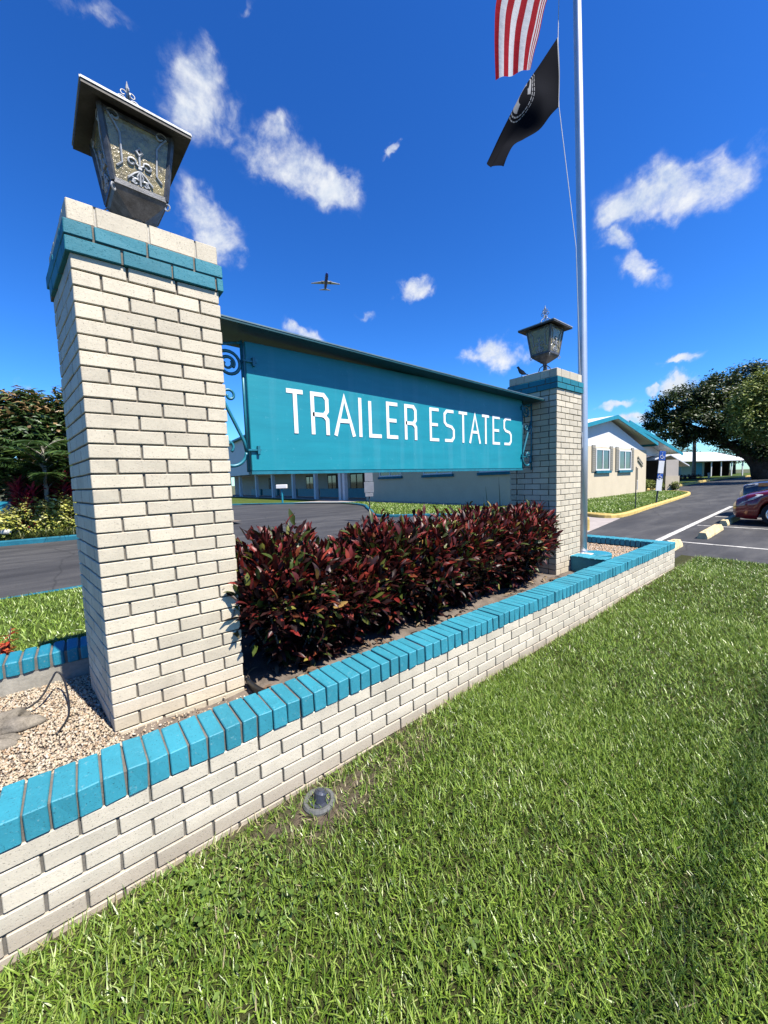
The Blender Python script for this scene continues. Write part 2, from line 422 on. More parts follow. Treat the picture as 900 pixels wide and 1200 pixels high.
M['croton_leaf'] = leaf_mat('croton_leaf', [(0, (0.018,0.008,0.008)), (0.36, (0.034,0.011,0.010)), (0.58, (0.095,0.014,0.013)), (0.70, (0.215,0.023,0.019)), (0.76, (0.32,0.06,0.032)), (0.79, (0.034,0.044,0.012)), (0.90, (0.065,0.095,0.018)), (0.97, (0.24,0.22,0.04)), (1, (0.46,0.20,0.07))], 0.42, 0.28, 0.15)
M['red_plume'] = leaf_mat('red_plume', [(0, (0.38,0.05,0.02)), (0.6, (0.55,0.08,0.03)), (1, (0.62,0.16,0.05))], 0.5, 0.4, 0.3)
M['cordyline_leaf'] = leaf_mat('cordyline_leaf', [(0, (0.08,0.008,0.018)), (0.6, (0.24,0.014,0.04)), (1, (0.50,0.05,0.09))], 0.35, 0.5, 0.2)
M['gold_leaf'] = leaf_mat('gold_leaf', [(0, (0.09,0.14,0.025)), (0.35, (0.32,0.36,0.06)), (0.7, (0.62,0.60,0.14)), (1, (0.80,0.78,0.42))], 0.4, 0.4, 0.25)
M['copper_leaf'] = leaf_mat('copper_leaf', [(0, (0.022,0.045,0.012)), (0.35, (0.045,0.095,0.020)), (0.64, (0.085,0.135,0.030)), (0.8, (0.22,0.135,0.05)), (1, (0.40,0.27,0.13))], 0.4, 0.5, 0.2)
M['palm_leaf'] = leaf_mat('palm_leaf', [(0, (0.03,0.065,0.015)), (0.6, (0.055,0.12,0.025)), (1, (0.12,0.19,0.04))], 0.38, 0.5, 0.25)
M['oak_leaf'] = leaf_mat('oak_leaf', [(0, (0.016,0.030,0.008)), (0.5, (0.033,0.060,0.012)), (1, (0.075,0.115,0.022))], 0.45, 0.4, 0.15, 0.6)
M['pale_leaf'] = leaf_mat('pale_leaf', [(0, (0.085,0.12,0.02)), (0.5, (0.18,0.25,0.045)), (1, (0.34,0.38,0.08))], 0.5, 0.4, 0.2, 0.6)
M['far_leaf'] = leaf_mat('far_leaf', [(0, (0.03,0.05,0.02)), (1, (0.07,0.11,0.04))], 0.6, 0.3, 0.1, 0.5)
M['liriope'] = leaf_mat('liriope', [(0, (0.035,0.065,0.014)), (0.6, (0.085,0.13,0.028)), (1, (0.21,0.21,0.06))], 0.45, 0.4, 0.2)
M['hedge_red'] = leaf_mat('hedge_red', [(0, (0.045,0.015,0.012)), (1, (0.12,0.05,0.03))], 0.5, 0.4, 0.1)

def grass_mat():
    m, nt, b = new_mat('grass_blade')
    r = ramp(nt, [(0, (0.062,0.120,0.014)), (0.30, (0.165,0.280,0.028)), (0.6, (0.315,0.450,0.066)), (0.88, (0.44,0.54,0.16)), (0.95, (0.42,0.37,0.18)), (1, (0.55,0.47,0.29))])
    nt.links.new(attr(nt), r.inputs['Fac'])
    k = math_n(nt, 'MULTIPLY_ADD', noise(nt, 1.3, 4).outputs['Fac'], 0.7, 0.65)
    c = mixc(nt, 1.0, r.outputs['Color'], k, 'MULTIPLY')
    nt.links.new(c, b.inputs['Base Color']); b.inputs['Roughness'].default_value = 0.38; b.inputs['Specular IOR Level'].default_value = 0.5
    t = nt.nodes.new('ShaderNodeBsdfTranslucent'); nt.links.new(c, t.inputs['Color'])
    mx = nt.nodes.new('ShaderNodeMixShader'); mx.inputs[0].default_value = 0.24
    nt.links.new(b.outputs[0], mx.inputs[1]); nt.links.new(t.outputs[0], mx.inputs[2])
    nt.links.new(mx.outputs[0], nt.nodes['Material Output'].inputs['Surface'])
    return m
M['grass_blade'] = grass_mat()
M['weed_leaf'] = leaf_mat('weed_leaf', [(0, (0.07,0.13,0.02)), (0.6, (0.13,0.22,0.035)), (1, (0.20,0.29,0.06))], 0.4, 0.45, 0.25)

def turf_mat(name, a, bcol, c):
    m, nt, b = new_mat(name)
    n1 = noise(nt, 1.1, 6, 0.65); n2 = noise(nt, 38, 4, 0.7)
    r = ramp(nt, [(0.30, a), (0.55, bcol), (0.8, c)])
    f = math_n(nt, 'ADD', math_n(nt, 'MULTIPLY', n1.outputs['Fac'], 0.45), math_n(nt, 'MULTIPLY', n2.outputs['Fac'], 0.55)); nt.links.new(f, r.inputs['Fac'])
    nt.links.new(r.outputs['Color'], b.inputs['Base Color']); b.inputs['Roughness'].default_value = 0.95; b.inputs['Specular IOR Level'].default_value = 0.1
    bump(nt, b, n2.outputs['Fac'], 0.8, 0.03)
    return m
M['lawn_soil'] = turf_mat('lawn_soil', (0.035,0.04,0.015), (0.06,0.065,0.022), (0.12,0.10,0.05))
_nt = M['lawn_soil'].node_tree; _b = _nt.nodes['Principled BSDF']; _src = _b.inputs['Base Color'].links[0].from_socket
_d = ramp(_nt, [(0.3, (0.07,0.056,0.042)), (0.7, (0.17,0.135,0.10))]); _nt.links.new(noise(_nt, 45, 4, 0.7).outputs['Fac'], _d.inputs['Fac'])
_nt.links.new(mixc(_nt, attr(_nt), _src, _d.outputs['Color']), _b.inputs['Base Color'])
M['far_turf'] = turf_mat('far_turf', (0.045,0.072,0.014), (0.085,0.125,0.022), (0.155,0.175,0.05))

# ------------------------------------------------------------------ camera
cam = bpy.data.cameras.new('camera'); camo = bpy.data.objects.new('camera', cam); COL.objects.link(camo); SC.camera = camo
CP = Vector((-0.0561, -2.1546, 1.1507))
yaw, pit, rol = rad(51.27), rad(-4.69), rad(-1.88)
Fw = Vector((math.cos(yaw)*math.cos(pit), math.sin(yaw)*math.cos(pit), math.sin(pit)))
R0 = Vector((math.sin(yaw), -math.cos(yaw), 0)); U0 = R0.cross(Fw)
Rt = R0*math.cos(rol) + U0*math.sin(rol); Up = -R0*math.sin(rol) + U0*math.cos(rol)
camo.matrix_world = Matrix(((Rt.x, Up.x, -Fw.x, CP.x), (Rt.y, Up.y, -Fw.y, CP.y), (Rt.z, Up.z, -Fw.z, CP.z), (0,0,0,1)))
cam.sensor_fit = 'HORIZONTAL'; cam.sensor_width = 36; cam.lens = 446.9/900*36; cam.clip_start = 0.05; cam.clip_end = 6000

# ------------------------------------------------------------------ light
AZ = Vector((0.25, -1, 0)).normalized(); EL = rad(57)
SUN = Vector((AZ.x*math.cos(EL), AZ.y*math.cos(EL), math.sin(EL)))
sl = bpy.data.lights.new('sun', 'SUN'); sl.energy = 5.0; sl.angle = rad(0.53); sl.color = (1.0, 0.935, 0.835)
so = bpy.data.objects.new('sun', sl); COL.objects.link(so); so.location = (0,0,30); so.rotation_euler = (-SUN).to_track_quat('-Z', 'Y').to_euler()

W = bpy.data.worlds.new('World'); SC.world = W; W.use_nodes = True
nt = W.node_tree; bg = nt.nodes['Background']
sky = N(nt, 'ShaderNodeTexSky', sky_type='NISHITA'); sky.sun_disc = False
sky.sun_elevation = EL; sky.sun_rotation = math.atan2(SUN.x, SUN.y); sky.altitude = 0; sky.air_density = 1.0; sky.dust_density = 0.2; sky.ozone_density = 3.0
hs = N(nt, 'ShaderNodeHueSaturation'); hs.inputs['Saturation'].default_value = 1.22; hs.inputs['Value'].default_value = 1.0
nt.links.new(sky.outputs[0], hs.inputs['Color'])
gm = N(nt, 'ShaderNodeGamma'); gm.inputs[1].default_value = 1.24; nt.links.new(hs.outputs['Color'], gm.inputs[0])
skyc = mixc(nt, 1.0, gm.outputs[0], (0.47, 0.78, 1.08), 'MULTIPLY')
tc = N(nt, 'ShaderNodeTexCoord'); DIR = tc.outputs['Generated']
def _wn(scale, detail, amp, src):
    t = N(nt, 'ShaderNodeTexNoise'); t.inputs['Scale'].default_value = scale; t.inputs['Detail'].default_value = detail; t.inputs['Roughness'].default_value = 0.6; nt.links.new(src, t.inputs['Vector'])
    a = N(nt, 'ShaderNodeVectorMath', operation='SUBTRACT'); nt.links.new(t.outputs['Color'], a.inputs[0]); a.inputs[1].default_value = (.5,.5,.5)
    b_ = N(nt, 'ShaderNodeVectorMath', operation='SCALE'); nt.links.new(a.outputs[0], b_.inputs[0]); b_.inputs['Scale'].default_value = amp
    c_ = N(nt, 'ShaderNodeVectorMath', operation='ADD'); nt.links.new(src, c_.inputs[0]); nt.links.new(b_.outputs[0], c_.inputs[1]); return c_.outputs[0]
DIRW = _wn(26, 6, 0.045, _wn(8, 3, 0.11, DIR))
def vdot(vec):
    n = N(nt, 'ShaderNodeVectorMath', operation='DOT_PRODUCT'); nt.links.new(DIRW, n.inputs[0]); n.inputs[1].default_value = vec
    return n.outputs['Value']
# clouds: azimuth from +X towards +Y and elevation of each one, angular half sizes, tilt, thickness
def cdir(px, py): return (Fw + Rt*((px-450)/446.9) - Up*((py-600)/446.9)).normalized()
CLOUDS = [(232,105,60,33,58,.78),(205,80,26,22,30,.5),(262,140,34,26,30,.62),(332,188,46,30,18,.92),(388,214,34,24,25,.85),(246,262,52,27,42,.80),(285,290,20,12,50,.5),
          (790,228,74,34,-14,1.0),(835,212,34,22,-40,.7),(738,248,40,22,-18,.75),(722,292,26,12,15,.62),(750,315,34,16,22,.7),
          (484,338,29,13,-22,.85),(580,415,40,17,-6,1.0),(360,389,27,9,14,.8),(463,183,8,9,70,.65),(422,367,12,6,0,.55),
          (797,420,21,7,-6,.85),(800,450,24,10,8,1.0),(724,466,26,5,-4,.7),(745,489,17,9,-10,.9),(768,452,10,5,0,.6),
          (95,9,62,14,10,.42),(283,8,18,10,-40,.45),(860,62,46,40,-50,.22),(40,455,80,7,8,.40),(600,300,60,10,-30,.16),(820,350,90,20,-10,.14)]
dens = None
for (px, py, ax, ay, rot, th) in CLOUDS:
    c = cdir(px, py); a = rad(rot)
    u = cdir(px+math.cos(a)*8, py+math.sin(a)*8) - cdir(px-math.cos(a)*8, py-math.sin(a)*8)
    v = cdir(px-math.sin(a)*8, py+math.cos(a)*8) - cdir(px+math.sin(a)*8, py-math.cos(a)*8)
    lu = u.length/16*1.18; lv = v.length/16*1.22
    u.normalize(); u = (u - c*u.dot(c)).normalized(); v = v - c*v.dot(c); v = (v - u*u.dot(v)).normalized()
    x = vdot(u/(lu*ax)); y = vdot(v/(lv*ay))
    r2 = math_n(nt, 'ADD', math_n(nt, 'MULTIPLY', x, x), math_n(nt, 'MULTIPLY', y, y))
    front = math_n(nt, 'GREATER_THAN', vdot(c), 0.3)
    g = math_n(nt, 'MULTIPLY', math_n(nt, 'EXPONENT', math_n(nt, 'MULTIPLY', r2, -1.1)), math_n(nt, 'MULTIPLY', front, th))
    dens = g if dens is None else math_n(nt, 'SMOOTH_MAX', dens, g, 0.12)
def wnoise(scale, detail, off=(0,0,0), dist=0.0):
    mp = N(nt, 'ShaderNodeMapping'); mp.inputs['Location'].default_value = off; nt.links.new(DIR, mp.inputs[0])
    t = N(nt, 'ShaderNodeTexNoise'); t.inputs['Scale'].default_value = scale; t.inputs['Detail'].default_value = detail; t.inputs['Roughness'].default_value = 0.62; t.inputs['Distortion'].default_value = dist
    nt.links.new(mp.outputs[0], t.inputs['Vector']); return t.outputs['Fac']
nz = math_n(nt, 'ADD', math_n(nt, 'MULTIPLY', wnoise(11, 12, dist=0.25), 0.66), math_n(nt, 'MULTIPLY', wnoise(27, 10, dist=0.2), 0.34))
field = math_n(nt, 'ADD', dens, math_n(nt, 'MULTIPLY', math_n(nt, 'SUBTRACT', nz, 0.50), 2.7))
field = math_n(nt, 'MULTIPLY', field, math_n(nt, 'MULTIPLY', dens, 2.0, clamp=True))
cl = N(nt, 'ShaderNodeMapRange', interpolation_type='SMOOTHSTEP'); nt.links.new(field, cl.inputs[0])
cl.inputs[1].default_value = 0.10; cl.inputs[2].default_value = 1.02; cl.inputs[3].default_value = 0; cl.inputs[4].default_value = 0.97
nz2 = wnoise(11, 8, off=(0.0, 0.0, 0.022), dist=0.25)
sh = N(nt, 'ShaderNodeMapRange'); nt.links.new(math_n(nt, 'SUBTRACT', nz, nz2), sh.inputs[0]); sh.inputs[1].default_value = -0.18; sh.inputs[2].default_value = 0.14; sh.inputs[3].default_value = 0.0; sh.inputs[4].default_value = 1.0
ccol = mixc(nt, sh.outputs[0], (4.2, 4.9, 6.0), (6.6, 6.7, 6.8))
fin = mixc(nt, cl.outputs[0], skyc, ccol)
nt.links.new(fin, bg.inputs['Color']); bg.inputs['Strength'].default_value = 0.060

SC.view_settings.view_transform = 'Standard'; SC.view_settings.look = 'None'; SC.view_settings.gamma = 1; SC.view_settings.exposure = 1.29
SC.view_settings.use_curve_mapping = False

# ------------------------------------------------------------------ the ground
G = -0.38          # level of the asphalt
def strut(o): return tag(o, kind='structure')
def far_rise(x): return 0 if x < 46 else min(0.45, (x-46)*0.022)

def lawn_z(x, y):
    return -0.300 + 0.012*x + 0.030*(y+0.567) + 0.008*np.sin(x*1.7+y*2.3) + 0.006*np.sin(x*3.9-y*3.1)
mb = MB(); mb.add([(-1500,-1500,G-0.05),(1800,-1500,G-0.05),(1800,1800,G-0.05),(-1500,1800,G-0.05)], [(0,1,2,3)])
strut(mb.build('ground', turf_mat('far_ground', (0.085,0.10,0.05), (0.115,0.125,0.07), (0.15,0.15,0.09))))
mb = MB(); mb.add([(-60,-16,G),(46,-16,G),(46,62,G),(-60,62,G)], [(0,1,2,3)])
mb.add([(46,-16,G),(72,-16,G+.40),(72,62,G+.40),(46,62,G)], [(0,1,2,3)])
mb.add([(72,-16,G+.40),(160,-16,G+.40),(160,62,G+.40),(72,62,G+.40)], [(0,1,2,3)])
strut(mb.build('asphalt_road', M['asphalt']))

def grid(name, x0, x1, y0, y1, nx, ny, zf, mat):
    xs = np.linspace(x0, x1, nx+1); ys = np.linspace(y0, y1, ny+1)
    X, Y = np.meshgrid(xs, ys, indexing='ij'); Z = zf(X, Y)
    V = np.stack([X, Y, Z], -1).reshape(-1, 3)
    i, j = np.meshgrid(np.arange(nx), np.arange(ny), indexing='ij'); a = (i*(ny+1)+j).ravel()
    F = np.stack([a, a+ny+1, a+ny+2, a+1], -1)
    return strut(np_mesh(name, V, F, mat, smooth=True))
def front_z(x, y):
    z = lawn_z(x, y)
    e = np.clip((x-7.55)/0.45, 0, 1)
    return z*(1-e) + (G-0.03)*e
def worn(x, y):
    """1 on bare, straw-coloured spots: round the spotlight and along the foot of the wall"""
    w = np.exp(-(((x-0.74)/0.26)**2 + ((y+0.73)/0.12)**2)*1.3)*2.0 + 0.7*np.exp(-(((x-0.40)/0.22)**2 + ((y+0.65)/0.05)**2))
    w += 0.85*np.exp(-(((x-1.25)/0.22)**2 + ((y+0.70)/0.08)**2)) + 0.75*np.exp(-((y+0.575)/0.030)**2)
    w = w*np.clip(0.62 + 0.55*np.sin(x*23+4*np.sin(y*31))*np.sin(y*27+3*np.sin(x*19)) + 0.3*np.sin(x*61)*np.sin(y*57), 0.05, 1.15)
    return np.clip(w, 0, 1)
lawn = grid('lawn', -9, 8.0, -7.5, -0.39, 340, 280, front_z, M['lawn_soil'])
_co = np.empty(len(lawn.data.vertices)*3, dtype=np.float32); lawn.data.vertices.foreach_get('co', _co); _co = _co.reshape(-1,3)
_at = lawn.data.attributes.new('rnd', 'FLOAT', 'POINT'); _at.data.foreach_set('value', worn(_co[:,0], _co[:,1]).astype(np.float32))
def strip_z(x, y): return -0.20 - 0.032*(y-1.0) + 0.008*np.sin(x*2.1+y) 
grid('lawn_strip', -14, 6.4, 1.0, 5.38, 80, 24, strip_z, M['far_turf'])

# blades of grass on the front lawn: denser near the photographer
def rand_blades(n, sampler, zf, hmin, hmax, wmin, wmax, lean):
    x, y = sampler(n)
    z = zf(x, y)
    P = np.stack([x, y, z-0.004], -1)
    a = RNG.uniform(0, 2*np.pi, n); ln = np.abs(RNG.normal(0, lean, n)) + 0.15
    D = np.stack([np.cos(a)*np.sin(ln), np.sin(a)*np.sin(ln), np.cos(ln)], -1)
    up = np.stack([-np.cos(a)*np.cos(ln), -np.sin(a)*np.cos(ln), np.sin(ln)], -1)
    tw = RNG.normal(0, 0.7, n)[:,None]; side = np.cross(D, up); Nn = up*np.cos(tw) + side*np.sin(tw)
    L = RNG.uniform(hmin, hmax, n)*(0.75+0.5*RNG.random(n)); Wd = RNG.uniform(wmin, wmax, n)
    return P, D, Nn, L, Wd
PS, DS, NS, LS, WS, RS = [], [], [], [], [], []
def lawn_patch(n, x0, x1, y0, y1, h0, h1, w0, w1, lean):
    def smp(n): return RNG.uniform(x0, x1, n), RNG.uniform(y0, y1, n)
    P, D, Nn, L, Wd = rand_blades(n, smp, front_z, h0, h1, w0, w1, lean)
    wv = worn(P[:,0], P[:,1])
    edge = 7.72 + 0.10*np.sin(P[:,1]*5)
    keep = (RNG.random(n) > wv*0.90) & (P[:,1] < -0.578) & (P[:,0] < edge)
    cl = np.sin(P[:,0]*2.3+1.1*np.sin(P[:,1]*3.1))*np.sin(P[:,1]*2.9+P[:,0]*0.7)
    L = L*(1+0.16*cl)
    rr = np.clip(RNG.beta(1.3, 1.7, n)*0.88 + 0.07*cl, 0, 0.9)
    straw = RNG.random(n) < (0.02 + wv*0.55)
    rr = np.where(straw, RNG.uniform(0.88, 1.0, n), rr)
    for lst, a in ((PS,P),(DS,D),(NS,Nn),(LS,L),(WS,Wd),(RS,rr)): lst.append(a[keep])
lawn_patch(125000, -1.6, 2.6, -2.25, -0.57, .026, .054, .0030, .0058, .50)
lawn_patch(80000, 1.6, 4.6, -3.2, -0.57, .026, .054, .0036, .0064, .50)
lawn_patch(75000, 4.4, 7.9, -4.6, -0.57, .028, .056, .0046, .008, .50)
lawn_patch(9000, -3.0, 2.0, -3.2, -2.2, .035, .07, .005, .008, .6)
P = np.concatenate(PS); D = np.concatenate(DS); Nn = np.concatenate(NS); L = np.concatenate(LS); Wd = np.concatenate(WS); rr = np.concatenate(RS)
V, F, k = blades_np(P, D, Nn, L, Wd, RNG.uniform(0.05, 0.5, len(P)))
tag(np_mesh('grass', V, F, M['grass_blade'], rnd=np.repeat(rr, k)), 'short coarse green lawn grass in front of the brick wall', 'grass', kind='stuff')
# mown grass on the kerbed lawns farther off
def far_blades(name, n, x0, x1, y0, y1, z, inside, w, h, label):
    x = RNG.uniform(x0, x1, n); y = RNG.uniform(y0, y1, n); k_ = inside(x, y); x, y = x[k_], y[k_]; n = len(x)
    P, D, Nn, L, Wd = rand_blades(n, lambda q: (x, y), lambda a, b: a*0+z, h*.6, h*1.3, w*.7, w*1.3, .6)
    V, F, k = blades_np(P, D, Nn, L, Wd, RNG.uniform(.05,.5,n))
    cl = .12*np.sin(x*1.3+2*np.sin(y*.9))*np.sin(y*1.7)
    tag(np_mesh(name, V, F, M['grass_blade'], rnd=np.repeat(np.clip(RNG.beta(1.4,2.0,n)*.9+cl, 0, 1), k)), label, 'grass', kind='stuff')
def in_island(x, y):
    lo = np.interp(x, [14.3,14.5,18.6,27.2,31.0,33.2,33.8], [3.3,3.3,3.5,4.35,4.9,5.8,6.9]); return (y > lo) & (y < np.where(x < 32, 7.46, 7.6)) & (x > 14.7)
far_blades('island_grass', 42000, 14.5, 33.8, 3.2, 7.6, G+0.10, in_island, .022, .075, 'mown grass on the yellow kerbed lawn in front of the hall gable')
def in_entr(x, y):
    lo = np.interp(y, [4.7,6.3,8.9,10.6,13.0,15.1,17.6,21.6], [14.4,12.9,11.5,10.1,11.5,12.8,14.2,14.8]); return (x > lo) & (x < 15.85)
far_blades('entrance_grass', 34000, 10, 15.9, 4.8, 20.4, G+0.07, in_entr, .022, .075, 'mown grass along the turquoise kerb before the hall side wall')
# broad-leaved weeds low in the turf
n = 5200
x = np.concatenate([RNG.uniform(-0.7, 1.5, 3400), RNG.uniform(0.5, 3.2, 1800)]); y = np.concatenate([RNG.uniform(-1.5, -0.6, 3400), RNG.uniform(-2.0, -0.6, 1800)])
cl = np.sin(x*4.1+0.5)*np.sin(y*6.3+x*2) + RNG.normal(0, 0.35, n)
kp = (cl > 0.62) & (worn(x, y) < 0.4) & (x < 0.9); x, y = x[kp], y[kp]; n = len(x)
a = RNG.uniform(0, 6.28, n)
P = np.stack([x, y, lawn_z(x, y)+RNG.uniform(0.012, 0.05, n)], -1)
D = np.stack([np.cos(a), np.sin(a), RNG.uniform(-0.1, 0.35, n)], -1); up = np.tile([0,0,1.0], (n,1)) + RNG.normal(0, .2, (n,3))
V, F, k = leaves_np(P, D, up, RNG.uniform(.012,.026,n), RNG.uniform(.010,.02,n), 0.3, 2, 0.1)
tag(np_mesh('clover_weeds', V, F, M['weed_leaf'], rnd=np.repeat(RNG.random(n), k)), 'low broad-leaved weeds growing through the lawn grass', 'weeds', kind='stuff')
# grass blades on the strip behind the planter
def smp(n): return RNG.uniform(-2.2, 3.2, n), RNG.uniform(1.06, 5.3, n)
P, D, Nn, L, Wd = rand_blades(36000, smp, strip_z, .035, .07, .006, .012, .6)
V, F, k = blades_np(P, D, Nn, L, Wd, RNG.uniform(.05,.5,len(P)))
tag(np_mesh('grass_strip', V, F, M['grass_blade'], rnd=np.repeat(np.clip(RNG.beta(2,2.4,len(P))*0.93, 0, 1), k)), 'mown grass strip between the planter and the driveway', 'grass', kind='stuff')

# kerbs, islands and markings
def ribbon(name, pts, w, h, mat, z=G, close=False):
    P = [Vector((p[0], p[1], 0)) for p in pts]; n = len(P); L = []; Rr = []
    for i in range(n):
        d = (P[min(i+1, n-1)] - P[max(i-1, 0)]).normalized(); s = Vector((-d.y, d.x, 0)); L.append(P[i]+s*w/2); Rr.append(P[i]-s*w/2)
    mb = MB(); b = min(0.03, h*0.4); vs = []
    for i in range(n):
        zz = z + far_rise(P[i].x); s = (L[i]-Rr[i]).normalized()*b
        for q, dz in ((L[i],-0.06),(L[i],h-b),(L[i]-s,h),(Rr[i]+s,h),(Rr[i],h-b),(Rr[i],-0.06)): vs.append((q.x, q.y, zz+dz))
    fs = []
    for i in range(n-1):
        for k in range(5): fs.append((i*6+k, i*6+k+1, (i+1)*6+k+1, (i+1)*6+k))
    fs += [(0,1,2,3,4,5), tuple((n-1)*6+k for k in range(6))]
    mb.add(vs, fs); return strut(mb.build(name, mat, smooth=False))
def smooth_line(pts, n=8):
    out = []
    P = [Vector((p[0], p[1], 0)) for p in pts]; P = [P[0]*2-P[1]] + P + [P[-1]*2-P[-2]]
    for i in range(1, len(P)-2):
        for k in range(n):
            t = k/n
            out.append(0.5*((2*P[i]) + (P[i+1]-P[i-1])*t + (2*P[i-1]-5*P[i]+4*P[i+1]-P[i+2])*t*t + (3*P[i]-P[i-1]-3*P[i+1]+P[i+2])*t**3))
    out.append(P[-2]); return out
hall_kerb = [(11.4,5.6),(12.6,4.75),(14.2,4.2)]
hk = smooth_line([(14.55,4.4),(14.30,3.05),(18.6,3.35),(27.2,4.2),(31.0,4.75),(33.2,5.6),(33.9,6.6),(33.9,7.4)], 8)
ribbon('yellow_kerb', hk, 0.16, 0.13, M['yellow_paint'])
ribbon('yellow_kerb', smooth_line([(14.36,3.16),(14.6,4.3),(14.75,5.4)], 3), 0.16, 0.13, M['yellow_paint'])
ribbon('yellow_kerb', smooth_line([(34.6,9.6),(38,9.0),(44,9.0),(58,9.1),(66,8.6),(75,7.4)], 6), 0.22, 0.16, M['yellow_paint'])
ribbon('teal_kerb', smooth_line([(-14,5.0),(-5,5.2),(-1,5.42),(1.2,5.6)], 5), 0.12, 0.035, M['kerb_teal'])
ribbon('teal_kerb', smooth_line([(-14,14.2),(-6,13.75),(-1.9,13.40),(2,13.2),(3.4,13.2)], 5), 0.18, 0.15, M['kerb_teal'])
ribbon('teal_kerb', smooth_line([(5.5,31.0),(9.5,28.5),(12,25.4),(14.6,21.6),(14.0,17.6),(12.6,15.1),(11.3,13.0),(9.9,10.6),(11.3,8.9),(12.7,6.3),(14.55,4.5)], 6), 0.16, 0.11, M['kerb_teal'])
def island(name, pts, z, mat):
    mb = MB(); mb.add([(p[0], p[1], z) for p in pts], [tuple(range(len(pts)))]); return strut(mb.build(name, mat))
gp = [(p.x, p.y) for p in hk]
island('lawn_island', [(14.55,4.42)] + gp[8:] + [(33.9,7.6),(32.0,7.6),(17.0,7.6),(17.0,5.4)], G+0.10, M['far_turf'])
island('lawn_entrance', [(5.5,31),(9.5,28.5),(12,25.4),(14.6,21.6),(14.0,17.6),(12.6,15.1),(11.3,13.0),(9.9,10.6),(11.3,8.9),(12.7,6.3),(14.5,4.55),(16.9,4.6),(16.9,24),(16.4,60),(2,60)], G+0.07, M['far_turf'])
island('lawn_across', [(34.6,9.7),(38,9.1),(44,9.1),(46,9.1),(46,62),(34.6,62)], G+0.08, M['far_turf'])
mb = MB(); mb.add([(46,9.1,G+.08),(58,9.2,G+.34),(66,8.7,G+.48),(75,7.5,G+.48),(140,7.5,G+.48),(140,62,G+.48),(46,62,G+.08)], [(0,1,6),(1,2,6),(2,3,6),(3,4,5,6)])
strut(mb.build('lawn_neighbours', M['far_turf']))
island('flower_bed', [(-14,14.2),(-6,13.8),(-1.9,13.45),(2,13.25),(5,13.25),(5,22),(-14,22)], G+0.11, M['soil'])
island('entry_path', [(14.7,20.5),(16.95,20.4),(16.95,25),(12.6,25.2)], G+0.085, M['pale_concrete'])
island('sidewalk', [(9.6,2.15),(14.2,2.85),(14.5,4.3),(12.6,4.9),(8.6,5.2),(8.2,3.4)], G+0.006, M['pale_concrete'])
island('wall_path', [(15.9,9.0),(16.95,9.0),(16.95,20.3),(15.9,20.3)], G+0.085, M['pale_concrete'])
mb = MB()
def mark(a, b, w):
    a = Vector((*a, 0)); b = Vector((*b, 0)); d = (b-a).normalized(); s = Vector((-d.y, d.x, 0))*w/2
    mb.add([(q.x, q.y, G+0.005) for q in (a-s, b-s, b+s, a+s)], [(0,1,2,3)])
mark((9.0,0.55), (21,1.10), 0.13)
for xx, y1 in ((10.05,0.45),(13.38,0.62),(16.2,0.75),(19.0,0.85)): mark((xx, y1), (xx-0.15, -5.2), 0.10)
lm = simple('line_paint', (0.62, 0.60, 0.55), 0.7, 0.2, 3, spec=0.3); _n = lm.node_tree; _bb = _n.nodes['Principled BSDF']; _c = _bb.inputs['Base Color'].links[0].from_socket
_w = ramp(_n, [(0.50, 0.0), (0.62, 1.0)]); _n.links.new(noise(_n, 9, 7, 0.75).outputs['Fac'], _w.inputs['Fac'])
_n.links.new(mixc(_n, math_n(_n, 'MULTIPLY', _w.outputs['Color'], 0.65), _c, (0.10,0.10,0.10)), _bb.inputs['Base Color'])
strut(mb.build('road_markings', lm))

# ------------------------------------------------------------------ brick walls
CO = 0.0677; BL = 0.2032; JT = 0.0092
def brick_run(mb, axis, a0, a1, front, depth, z0, z1, off, bl=BL, mat=0, j=JT, minl=0.02, b=0.0026, proud=None):
    """one course of bricks along x or y between a0 and a1; each brick reaches from `front` inwards by `depth`"""
    k0 = math.floor((a0-off)/bl)-1; a = off + k0*bl
    while a < a1:
        s = max(a, a0) + j/2*(a > a0); e = min(a+bl, a1) - j/2*(a+bl < a1)
        if e-s > minl:
            d = random.uniform(-0.0012, 0.0012); f0, f1 = sorted((front+d*(1 if depth > 0 else -1), front+depth))
            z0j = z0+random.uniform(-.0006,.0006); z1j = z1+random.uniform(-.0006,.0006)
            if axis == 'x': mb.brick(s, e, f0, f1, z0j, z1j, b, 0.0009, mat, random.random())
            else: mb.brick(f0, f1, s, e, z0j, z1j, b, 0.0009, mat, random.random())
        a += bl

CAPZ = 0.061; WY = -0.567; WX0, WX1 = -3.0, 6.46; OFF = -0.1318
t = thing('planter_wall', 'long low cream brick wall with bright turquoise brick cap beside the lawn', 'wall', (0, 0, 0), 'turquoise capped planter walls')
mb = MB()
for c in range(7):
    zt = CAPZ - 0.002 - c*CO; off = OFF + (BL/2 if c % 2 else 0)
    brick_run(mb, 'x', WX0, WX1, WY, 0.09, zt-CO+JT*0.85, zt, off)
    if c < 7: brick_run(mb, 'y', WY+0.10, 1.3, WX1, -0.09, zt-CO+JT*0.85, zt, WY+0.10+(0 if c % 2 else BL/2))
mb.box(WX0, WX1-0.012, WY+0.0115, WY+0.178, CAPZ-7*CO, CAPZ-0.006, 1)
mb.box(WX1-0.17, WX1-0.0085, WY+0.178, 1.3, CAPZ-7*CO, CAPZ-0.006, 1)
mb.build('brickwork', [M['wall_brick'], M['mortar']], t)
